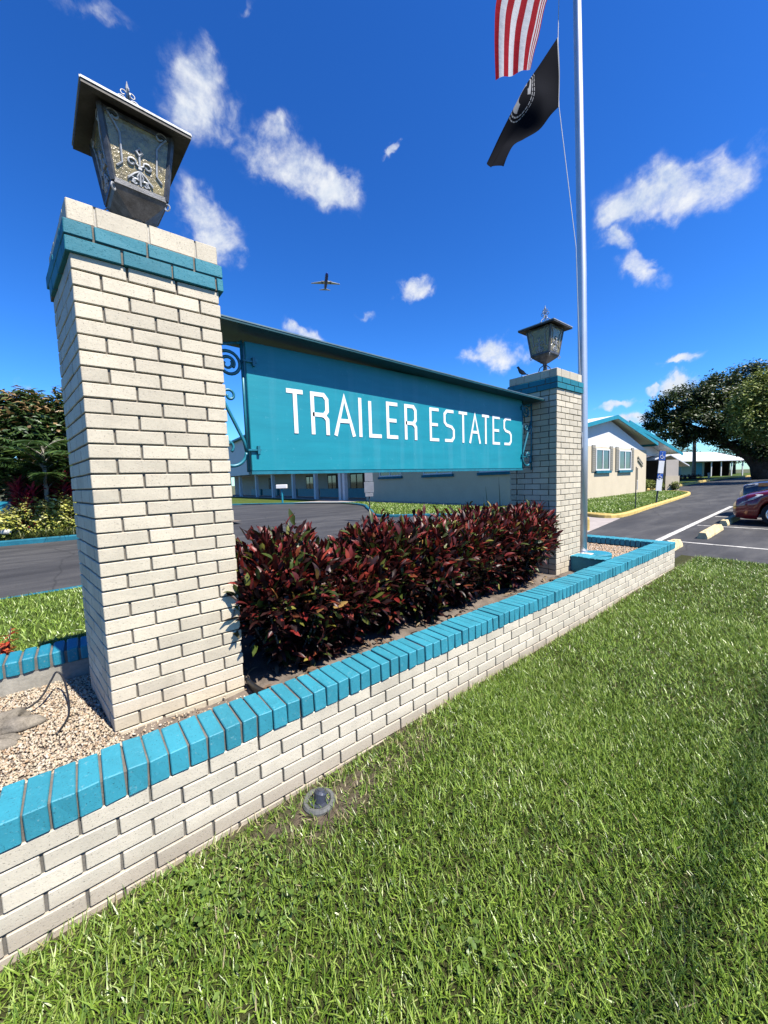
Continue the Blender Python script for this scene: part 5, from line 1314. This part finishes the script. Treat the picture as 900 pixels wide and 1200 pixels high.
for y, w in ((34.8,1.8),(30.2,1.8),(26.0,2.2),(45.2,1.8)):
    mb = MB(); hbox(mb, 19.54, 19.598, y-w/2, y+w/2, G+.25, 1.95); mb.build('porch_door', M['dark_brown'], hall)
    mb = MB(); hbox(mb, 19.50, 19.538, y-w/2+.2, y-.08, .5, 1.8); hbox(mb, 19.50, 19.538, y+.08, y+w/2-.2, .5, 1.8); mb.build('door_glass', M['window_glass'], hall)
mb = MB()
for y0, y1 in ((24.4,27.9),(28.5,32.3),(33,37.3),(38,42),(43,47.7),(48.5,52)): hbox(mb, 19.30, 19.58, y0, y1, G+.1, .55)
mb.build('planter_box', M['teal_paint'], hall)
# second gabled porch beyond the hall corner
t2 = thing('entrance_porch', 'dark open porch with turquoise edged roof beyond the hall corner', 'building', (33.0,8.6,G)); HO2 = Vector((33.0,8.6,G))
def q2(x,y,z): return (x-HO2.x,y-HO2.y,z-HO2.z)
mb = MB(); za = lambda x: 4.78-.152*(x-30.0)
for th0, th1 in ((0,.07),):
    vs = [q2(x,y,za(x)-d) for d in (0,.07) for x,y in ((30.2,8.02),(43.1,8.02),(43.1,20),(30.2,20))]; mb.add(vs, [(0,1,2,3),(7,6,5,4),(0,4,5,1),(1,5,6,2),(2,6,7,3),(3,7,4,0)])
rf = mb.build('roof', M['roof_white'], t2)
mb = MB(); vs = [q2(x,y,za(x)+d) for y in (7.97,8.015) for x,d in ((30.2,.02),(43.15,.02),(43.15,-.24),(30.2,-.24))]; mb.add(vs, [(0,1,2,3),(7,6,5,4),(0,4,5,1),(1,5,6,2),(2,6,7,3),(3,7,4,0)]); mb.build('fascia', M['teal_paint'], rf)
mb = MB(); mb.prism([(32.4-HO2.x,2.55-G),(41.6-HO2.x,2.55-G),(41.6-HO2.x,2.85-G),(32.4-HO2.x,4.30-G)], 'y', 9.2-HO2.y, 9.3-HO2.y); mb.build('gable', M['white_wall'], t2)
mb = MB(); mb.box(32.02-HO2.x, 41.6-HO2.x, 13.0-HO2.y, 13.3-HO2.y, 0, 2.9); mb.box(41.4-HO2.x,41.7-HO2.x,9.4-HO2.y,13-HO2.y,0,2.6); mb.build('wall', M['dark_brown'], t2)
mb = MB(); mb.prism([(36.6,7.60),(37.55,6.85),(37.75,7.1),(36.8,7.85)] if False else [(36.70-HO2.x,7.55-HO2.y),(37.56-HO2.x,6.85-HO2.y),(37.8-HO2.x,7.15-HO2.y),(36.95-HO2.x,7.85-HO2.y)], 'z', 0, 1.15); mb.build('low_wall', M['stucco'], t2)
mb = MB(); mb.prism([(36.76-HO2.x,7.55-HO2.y),(37.52-HO2.x,6.92-HO2.y),(37.72-HO2.x,7.15-HO2.y),(36.98-HO2.x,7.80-HO2.y)], 'z', 1.153, 2.45); mb.build('pier', M['grey_stucco'], t2)
mb = MB()   # small gabled canopy above the low wall
A = [Vector(p) for p in ((37.75,8.60,2.25),(38.98,7.84,2.58),(40.14,6.81,1.62+.0))]
nrm = Vector((.64,.77,0))
for a, b in ((A[0],A[1]),(A[1],A[2])):
    vs = [q2(*p) for p in (a, b, b+nrm*2.2, a+nrm*2.2, a-Vector((0,0,.10)), b-Vector((0,0,.10)), b+nrm*2.2-Vector((0,0,.10)), a+nrm*2.2-Vector((0,0,.10)))]
    mb.add(vs, [(0,1,2,3),(7,6,5,4),(0,4,5,1),(1,5,6,2),(2,6,7,3),(3,7,4,0)])
mb.build('canopy', M['roof_white'], t2)
for i, (x,y,s) in enumerate([(35.3,8.7,.5),(36.3,7.9,.45),(37.1,7.0,.40),(38.2,8.9,.5)]):
    bush('porch_bush', ['pale leafy bush at the hall corner','pale leafy bush in front of the low cream wall','small bush at the outer end of the low cream wall','bush in the shade of the entrance porch'][i], 'bush', x, y, G+.1, s, s, s*1.5, 420, .13, M['pale_leaf'], 110+i, 'bushes at the entrance porch')

# ------------------------------------------------------------------ signs and small posts
def post_sign(label, loc, h, plates, rz, post='dark_post', r=.03):
    t = thing('sign_post', label, 'sign post', loc, 'sign posts', rz)
    mb = MB(); mb.tube([(0,0,-.2),(0,0,h)], r, 8); mb.build('post', M[post], t)
    for (w, z0, z1, m) in plates:
        mb = MB(); mb.brick(-w/2, w/2, -.055, -.035, z0, z1, .005, 0); pl = mb.build('plate', M[m], t)
        if m == 'blue_sign':   # white wheelchair symbol
            mb = MB(); zc = (z0+z1)/2
            mb.tube([(-.02,-.060,zc+.10),(-.02,-.060,zc-.02),(.06,-.060,zc-.02),(.09,-.060,zc-.11)], .012, 6)
            mb.tube([(-.02+.075*math.cos(a), -.060, zc-.05+.075*math.sin(a)) for a in [1.9+i*.36 for i in range(13)]], .011, 6)
            mb.tube([(-.02,-.060,zc+.13),(-.02,-.060,zc+.15)], .02, 8)
            mb.build('symbol', M['frame_white'], pl)
    return t
post_sign('tall leaning parking sign post with blue plate above white plates on the kerb lawn', (20.60,3.63,G+.06), 2.42, [(.30,1.98,2.40,'blue_sign'),(.26,1.40,1.96,'frame_white'),(.26,1.16,1.38,'blue_sign'),(.27,.60,1.14,'frame_white')], rad(-38), r=.035).rotation_euler = (0, rad(5), rad(-38))
post_sign('slim sign post with narrow plates seen nearly edge on in front of the hall windows', (17.22,3.38,G+.05), 1.70, [(.06,1.18,1.66,'shutter'),(.06,.80,1.16,'frame_white')], rad(30), r=.018)
post_sign('sign post turned away showing grey plate backs, behind the crotons', (8.60,9.50,G), 1.98, [(.30,1.52,1.96,'grey_sign'),(.36,1.10,1.50,'grey_sign'),(.30,.95,1.08,'grey_sign')], rad(-38), r=.025)
mbx = thing('mailbox', 'small white box on a turquoise post by the curved driveway', 'mailbox', (12.1,25.3,G+.07), None, rad(-38))
mb = MB(); mb.tube([(0,0,-.1),(0,0,1.18)], .07, 8); mb.build('post', M['teal_paint'], mbx)
mb = MB(); mb.brick(-.40,.40,-.2,.2,1.12,1.42,.03,.0); mb.build('box_body', M['frame_white'], mbx)
mb = MB(); mb.lathe([(.085,0),(.085,.30),(.06,.36),(.001,.37)], (0,0,0), 14); o = mb.build('yellow_marker', M['yellow_paint']); o.location = (10.70,2.46,G); tag(o, 'short yellow marker post standing by the pale sidewalk', 'marker post')

# wheel stops
ws = thing('wheel_stop', 'weathered cream wheel stop alone in the nearest empty stall', 'wheel stop', (11.75,.02,G), 'parking wheel stops', rad(2))
mb = MB(); prof = [(-.10,0),(.10,0),(.095,.05),(.055,.145),(-.055,.145),(-.095,.05)]
vs = []; 
for i in range(13):
    x = -1.0+2.0*i/12; e = 1-.06*(i in (0,12))
    vs += [(x, p[0]*e+random.uniform(-.004,.004), p[1]*e+random.uniform(-.004,.003)) for p in prof]
fs = [(i*6+k, i*6+(k+1)%6, (i+1)*6+(k+1)%6, (i+1)*6+k) for i in range(12) for k in range(6)] + [tuple(range(6))[::-1], tuple(range(72,78))]
mb.add(vs, fs); mb.build('concrete_bar', M['stop_paint'], ws)
for s in (-1,1):
    mb = MB(); mb.lathe([(.022,.13),(.022,.150),(.001,.152)], (s*.7,0,0), 10); mb.build('anchor_pin', M['old_iron'], ws)
copy_tree(ws, (8.50,.10,G), 'cream wheel stop partly hidden behind the end of the brick wall', rad(2))
copy_tree(ws, (14.65,.14,G), 'cream wheel stop under the nose of the red car', rad(1))

# ------------------------------------------------------------------ cars (nose towards +y in their own space)
def make_car(name, label, loc, rz, paint, hood_z, suv, group='parked cars'):
    t = thing(name, label, 'car', loc, group, rz)
    hw = .88
    # sections from nose to tail: y, half width, z bottom, z shoulder, z top centre
    if suv: S = [(0,.62,.38,.80,.84),(-.10,.78,.26,.98,1.02),(-.35,.86,.22,1.06,1.10),(-1.0,.90,.22,1.10,1.16),(-1.55,.91,.22,1.12,1.18),(-3.0,.91,.22,1.14,1.20),(-4.3,.90,.24,1.14,1.20),(-4.55,.84,.32,1.08,1.12)]
    else:   S = [(0,.55,.30,.56,.60),(-.08,.70,.20,.68,.72),(-.30,.82,.17,.80,.85),(-.75,.88,.16,.92,.97),(-1.30,.90,.16,.97,1.03),(-2.9,.90,.16,.98,1.04),(-4.0,.88,.18,1.0,1.05),(-4.45,.78,.30,.92,.96)]
    wy = (-.92, -3.55); wr = .34 if suv else .32
    mb = MB(); vs = []; nsec = 0; ys = []
    for i in range(len(S)-1):
        for k in range(6):
            f = k/6; ys.append(tuple(S[i][j]*(1-f)+S[i+1][j]*f for j in range(5)))
    ys.append(S[-1])
    for (y, w, zb_, zs, zt) in ys:
        arch = zb_
        for c in wy:
            dd = abs(y-c)
            if dd < wr+.06: arch = max(arch, wr + math.sqrt(max(0,(wr+.06)**2-dd*dd))*.98)
        arch = min(arch, zs-.12)
        ring = [(w*.93,zb_+.0),(w*.99,arch+.03),(w*1.01,(arch+zs)/2+.05),(w*.98,zs-.03),(w*.90,zs+.01),(w*.5,zt),(0,zt+.012)]
        if arch > zb_+.05: ring[0] = (w*.93, arch)
        ring = ring + [(-a, b) for a, b in ring[-2::-1]]
        vs += [(a, y, b) for a, b in ring]
    n = 13; fs = []
    for i in range(len(ys)-1):
        for k in range(n-1): fs.append((i*n+k, i*n+k+1, (i+1)*n+k+1, (i+1)*n+k))
    fs += [tuple(range(n)), tuple((len(ys)-1)*n+k for k in range(n))[::-1]]
    mb.add(vs, fs); mb.build('body', paint, t, smooth=True)
    mb = MB(); zt = 1.62 if suv else 1.40; zb_ = 1.12 if suv else .96
    cs = [(-1.35,.78,zb_),(-2.05,.66,zt),(-3.3 if not suv else -4.1,.66,zt),(-4.0 if not suv else -4.45,.76,zb_+.02)]
    vs = []
    for (y,w,z) in cs: vs += [(-w,y,z),(w,y,z)]
    bz = zb_-.05; vs += [(-.84,-1.35,bz),(.84,-1.35,bz),(.84,cs[3][0],bz),(-.84,cs[3][0],bz)]
    mb.add(vs, [(0,1,3,2),(2,3,5,4),(4,5,7,6),(0,2,4,6,11,8),(1,9,10,7,5,3),(8,9,1,0),(6,7,10,11)])
    mb.build('cabin_glass', M['window_glass'], t)
    mb = MB(); mb.brick(-.66,.66,cs[2][0]-.05,cs[1][0]+.05,zt-.01,zt+.035,.02,0)
    for s in (-1,1):
        mb.bar((s*.80,-1.33,zb_),(s*.67,-2.05,zt),.06,.06); mb.bar((s*.78,cs[3][0],zb_),(s*.67,cs[2][0],zt),.09,.06); mb.bar((s*.83,-2.75,zb_-.02),(s*.67,-2.75,zt),.07,.06)
    mb.build('cabin_roof', paint, t)
    for s in (-1,1):
        for c in wy:
            o_ = MB(); o_.tube([(s*.70,c,wr),(s*.72,c,wr),(s*.88,c,wr),(s*.895,c,wr)], [wr*.92,wr,wr,wr*.93], 28); w_ = o_.build('wheel', M['rubber'], t)
            o_ = MB(); o_.lathe([(.001,0)], n=3) if False else None
            for k in range(10):
                a = k*PI/5; o_.bar((s*.900,c+.04*math.cos(a),wr+.04*math.sin(a)),(s*.905,c+wr*.62*math.cos(a),wr+wr*.62*math.sin(a)),.03,.035,up=(1,0,0))
            ring = [(s*.90,c+wr*.64*math.cos(k*PI/14),wr+wr*.64*math.sin(k*PI/14)) for k in range(29)]; o_.tube(ring,.018,6,cap=False)
            o_.tube([(s*.88,c,wr),(s*.915,c,wr)],.05,12); o_.build('rim', M['rim_metal'], w_)
        # headlight: swept teardrop wrapping the front corner
        mb = MB()
        if suv: pts = [(.60,-.035,.86),(.80,-.16,.92),(.875,-.45,1.0),(.875,-.50,1.06),(.80,-.28,1.04),(.62,-.10,1.0)]
        else:   pts = [(.60,-.08,.52),(.76,-.16,.56),(.855,-.42,.72),(.865,-.62,.84),(.80,-.50,.84),(.68,-.24,.74)]
        o3 = [Vector((s*a,b,z)) for a,b,z in pts]; cen = sum(o3, Vector())/6
        outw = Vector((s*.55,.75,.35)).normalized()*.03
        vs = [p+outw*.3 for p in o3]+[cen+outw*1.3]+[p-outw*2 for p in o3]
        mb.add(vs, [(i,(i+1)%6,6) for i in range(6)]+[(i+7,(i+1)%6+7,(i+1)%6,i) for i in range(6)])
        mb.build('headlight', M['headlight'], t, smooth=True)
        if suv:
            mb = MB(); mb.obox((s*.885,-.62,1.02),(0,1,0),(0,0,1),(1,0,0),.16,.05,.012); mb.build('turn_signal', M['amber_lamp'], t)
        mb = MB(); mb.brick(*sorted((s*.90,s*1.04)),-1.75,-1.58,zb_+.02,zb_+.16,.03,0); mb.build('mirror', paint, t)
    mb = MB(); mb.brick(-.42,.42,-.06,.012,.40 if suv else .26,.62 if suv else .40,.02,0)
    for i in range(4): mb.box(-.40,.40,.012,.02,(.43 if suv else .275)+i*(.05 if suv else .03),(.44 if suv else .285)+i*(.05 if suv else .03))
    mb.build('radiator_opening', M['black_plastic'], t)
    return t
make_car('parked_car', 'glossy dark red car nosed in at the photo edge', (14.90,.04,G), 0, M['red_car'], .95, False)
make_car('parked_car', 'dark grey taller vehicle parked beyond the red car', (17.55,.28,G), 0, M['grey_car'], 1.1, True)

# ------------------------------------------------------------------ houses and trees far behind
ch = thing('far_house', 'low house with white metal roof and open carport under the huge tree', 'building', (80,13,.2)); e1 = Vector((6.58,-5.31,0)).normalized(); e2 = Vector((.63,.777,0)); c0 = Vector((77.3,15.7,0))
def fq(a, b, z): p = c0+e1*a+e2*b; return (p.x-80, p.y-13, z-.2)
def fbox(mb, a0, a1, b0, b1, z0, z1): mb.add([fq(a,b,z) for z in (z0,z1) for a,b in ((a0,b0),(a1,b0),(a1,b1),(a0,b1))], [(0,3,2,1),(4,5,6,7),(0,1,5,4),(1,2,6,5),(2,3,7,6),(3,0,4,7)])
mb = MB(); mb.add([fq(a,b,z) for a,b,z in ((-.8,-.3,2.75),(10.5,-.3,2.62),(9.0,5,4.25),(.2,5,4.55),(-.8,10,2.75),(10.5,10,2.62))]+[fq(a,b,z-.12) for a,b,z in ((-.8,-.3,2.75),(10.5,-.3,2.62),(9.0,5,4.25),(.2,5,4.55),(-.8,10,2.75),(10.5,10,2.62))],
   [(0,1,2,3),(3,2,5,4),(1,5,2),(0,3,4),(6,9,8,7),(9,10,11,8),(0,6,7,1),(4,5,11,10),(1,7,11,5),(0,4,10,6)]); mb.build('roof', M['roof_white'], ch)
mb = MB(); fbox(mb, 0.2, 4.0, 1.0, 8, 0, 2.6); mb.build('wall', simple('mint_wall', (0.30,0.38,0.33), .8, .08, 1), ch)
mb = MB(); fbox(mb, 4.02, 9.6, 6.0, 6.2, 0, 2.6); fbox(mb, 9.4, 9.6, 2.5, 6.0, 0, 2.6); mb.build('carport_shade_wall', M['dark_brown'], ch)  # dark brown walls paint in the shade inside the open carport
mb = MB(); fbox(mb, 2.2, 3.6, .95, .995, .3, 2.4); mb.build('door', M['teal_paint'], ch)
for a in (4.4, 6.0, 7.7, 9.5):
    mb = MB(); fbox(mb, a-.07, a+.07, .05, .19, 0, 2.62); mb.build('post', M['frame_white'], ch)
make_car('parked_car', 'pale car standing in the shade of the far carport', (83.6,15.2,.12), rad(128), M['white_car'], 1, False)
hs2 = thing('far_house', 'grey roofed house half hidden behind the porch and palm stem', 'building', (88,24,.2))
mb = MB(); mb.box(-5,5,-3,3,0,2.6); mb.build('wall', M['white_wall'], hs2); mb = MB(); mb.prism([(-3.6,2.6),(3.6,2.6),(0,4.2)], 'x', -5.5, 5.5); mb.build('roof', M['roof_iron'], hs2)
tp = thing('palm_tree', 'slim palm with pale lower stem in front of the far white roof', 'palm', (65.6,12.0,.1))
mb = MB(); mb.tube([(0,0,-.2),(.05,0,2),(.12,.05,4.2),(.15,.08,6.2)], [.26,.22,.20,.15], 10); mb.build('trunk', M['palm_bark'], tp, smooth=True)
Ps, Ds, Ns = [], [], []; rg = np.random.default_rng(8)
for f in range(16):
    az = f*2.4; pts = frond(None, (.15,.08,6.2), az, rg.uniform(1.5,2.1), rg.uniform(.2,1.2), rg); d = Vector((math.cos(az),math.sin(az),0)); s = Vector((-d.y,d.x,0))
    for i in range(2,13):
        for s2 in (-1,1): Ps.append(tuple(pts[i])); Ds.append(tuple(s*s2+d*.5)); Ns.append((0,0,1))
n = len(Ps); V, F, k = leaves_np(np.array(Ps), np.array(Ds), np.array(Ns)+rg.normal(0,.2,(n,3)), .6, .08, .8, 2, .3); np_mesh('crown', V, F, M['palm_leaf'], tp, rnd=np.repeat(rg.random(n),k))
t = thing('low_hedge', 'low dark red hedge beside the far palm stem', 'hedge', (62.4,11.9,0))
clump('foliage', [(-1.0+i*.5, .8-i*.4, .28, .45,.45,.36) for i in range(5)], 1400, .16, M['hedge_red'], t, 130)
mb = MB(); mb.tube([(-1,.8,-.2),(0,0,.1),(1,-.8,-.2)], .03, 5); mb.build('stems', M['stem'], t)
hy = thing('fire_hydrant', 'small pale hydrant on the grass across the road', 'hydrant', (64.6,10.2,.08))
mb = MB(); mb.lathe([(.14,0),(.11,.05),(.11,.50),(.15,.52),(.12,.64),(.05,.72),(.001,.74)], n=14); mb.build('barrel', M['white_paint'], hy, smooth=True)
mb = MB(); mb.tube([(-.2,0,.42),(.2,0,.42)], .06, 10); mb.build('outlets', M['white_paint'], hy)
for i, (x,y,h_,r) in enumerate([(98,31,6,3.5),(104,24,7,4),(112,15,6.5,4),(95,40,6,3.5)]):
    lob = [(x+math.cos(a)*r*.5, y+math.sin(a)*r*.5, h_*.75+.8*math.sin(a*2), r*.6,r*.6,r*.5) for a in (0,1.3,2.6,3.9,5.2)]
    tree('distant_tree', ['distant green tree left of the far white roof','distant green tree above the ridge of the far white roof','distant green tree right of the far carport','distant green tree behind the grey roofed house'][i], 'tree', (x,y,0), [(x,y,-.2),(x,y,h_*.6)], [.3,.2], lob, 1500, .5, M['far_leaf'], 140+i, 'trees behind the far houses', auto_limbs((x,y,h_*.5), lob, .12))

# ------------------------------------------------------------------ airliner
ap = thing('airliner', 'blue jet airliner flying overhead in the clear sky', 'airplane', (248.05,402.38,236.4))
mb = MB(); mb.tube([(16.5,0,-.3),(15.8,0,-.2),(14.5,0,0),(12,0,.1),(-6,0,.1),(-12,0,.6),(-17,0,1.3)], [.1,.9,1.5,1.9,1.9,1.3,.3], 18); mb.build('fuselage', simple('plane_blue', (0.02,0.045,0.30), .35, .1, .3), ap, smooth=True)
wm = simple('plane_wing', (0.50,0.52,0.55), .4, .06, .3)
for s in (-1,1):
    mb = MB(); mb.add([(3.5,s*1.5,-.9),(-2.0,s*1.5,-.9),(-4.4,s*17,.9),(-3.0,s*17,.9),(3.5,s*1.5,-.35),(-2.0,s*1.5,-.6),(-4.4,s*17,1.0),(-3.0,s*17,1.05)], [(0,1,2,3),(7,6,5,4),(0,4,5,1),(1,5,6,2),(2,6,7,3),(3,7,4,0)]); mb.build('wing', wm, ap)
    mb = MB(); mb.tube([(4.8,s*4.9,-1.9),(4.4,s*4.9,-1.9),(1.0,s*4.9,-1.8),(.0,s*4.9,-1.8)], [.8,1.05,.95,.5], 14); mb.build('engine', M['slate_metal'], ap)
    mb = MB(); mb.add([(-13,s*.6,1.2),(-16.2,s*.6,1.2),(-17.2,s*6.6,1.8),(-16,s*6.6,1.8),(-13,s*.6,1.45),(-16.2,s*.6,1.45),(-17.2,s*6.6,1.9),(-16,s*6.6,1.9)], [(0,1,2,3),(7,6,5,4),(0,4,5,1),(1,5,6,2),(2,6,7,3),(3,7,4,0)]); mb.build('tailplane', wm, ap)
mb = MB(); mb.add([(-11.5,-.15,2),(-16.5,-.15,2),(-18.5,-.1,8.2),(-16.2,-.1,8.2),(-11.5,.15,2),(-16.5,.15,2),(-18.5,.1,8.2),(-16.2,.1,8.2)], [(0,1,2,3),(7,6,5,4),(0,4,5,1),(1,5,6,2),(2,6,7,3),(3,7,4,0)]); mb.build('tail_fin', simple('plane_tail', (0.35,0.05,0.03), .4, .1, .3), ap)
v = (CP - Vector((248.05,402.38,236.4))); az = math.atan2(v.y, v.x)
ap.rotation_euler = (rad(3), rad(-9), az + rad(6))

# ------------------------------------------------------------------ roadside cable overhead (its soft shadow crosses the lawn)
oc = MB(); oc.tube([(x, -9.66+0.008*x, 12.0+.0022*(x-3)**2) for x in range(-24, 31, 3)], .027, 10)
tag(oc.build('overhead_cable', M['rubber'], None, smooth=True), 'thick dark utility cable strung overhead along the roadside', 'cable')

# ------------------------------------------------------------------ one factor darkens all non-metal base colours, deepening shade against the sky
ALB = 0.66
for m in bpy.data.materials:
    if not m.use_nodes: continue
    nt = m.node_tree; done = {}
    for nd in list(nt.nodes):
        if nd.type == 'BSDF_PRINCIPLED': sk = nd.inputs['Base Color']
        elif nd.type == 'BSDF_TRANSLUCENT': sk = nd.inputs['Color']
        else: continue
        if nd.type == 'BSDF_PRINCIPLED' and nd.inputs['Metallic'].default_value > 0.5: continue
        if sk.is_linked:
            src = sk.links[0].from_socket
            if src not in done: done[src] = mixc(nt, 1.0, src, (ALB, ALB, ALB), 'MULTIPLY')
            nt.links.new(done[src], sk)
        else: sk.default_value = [c*ALB for c in sk.default_value[:3]] + [1]
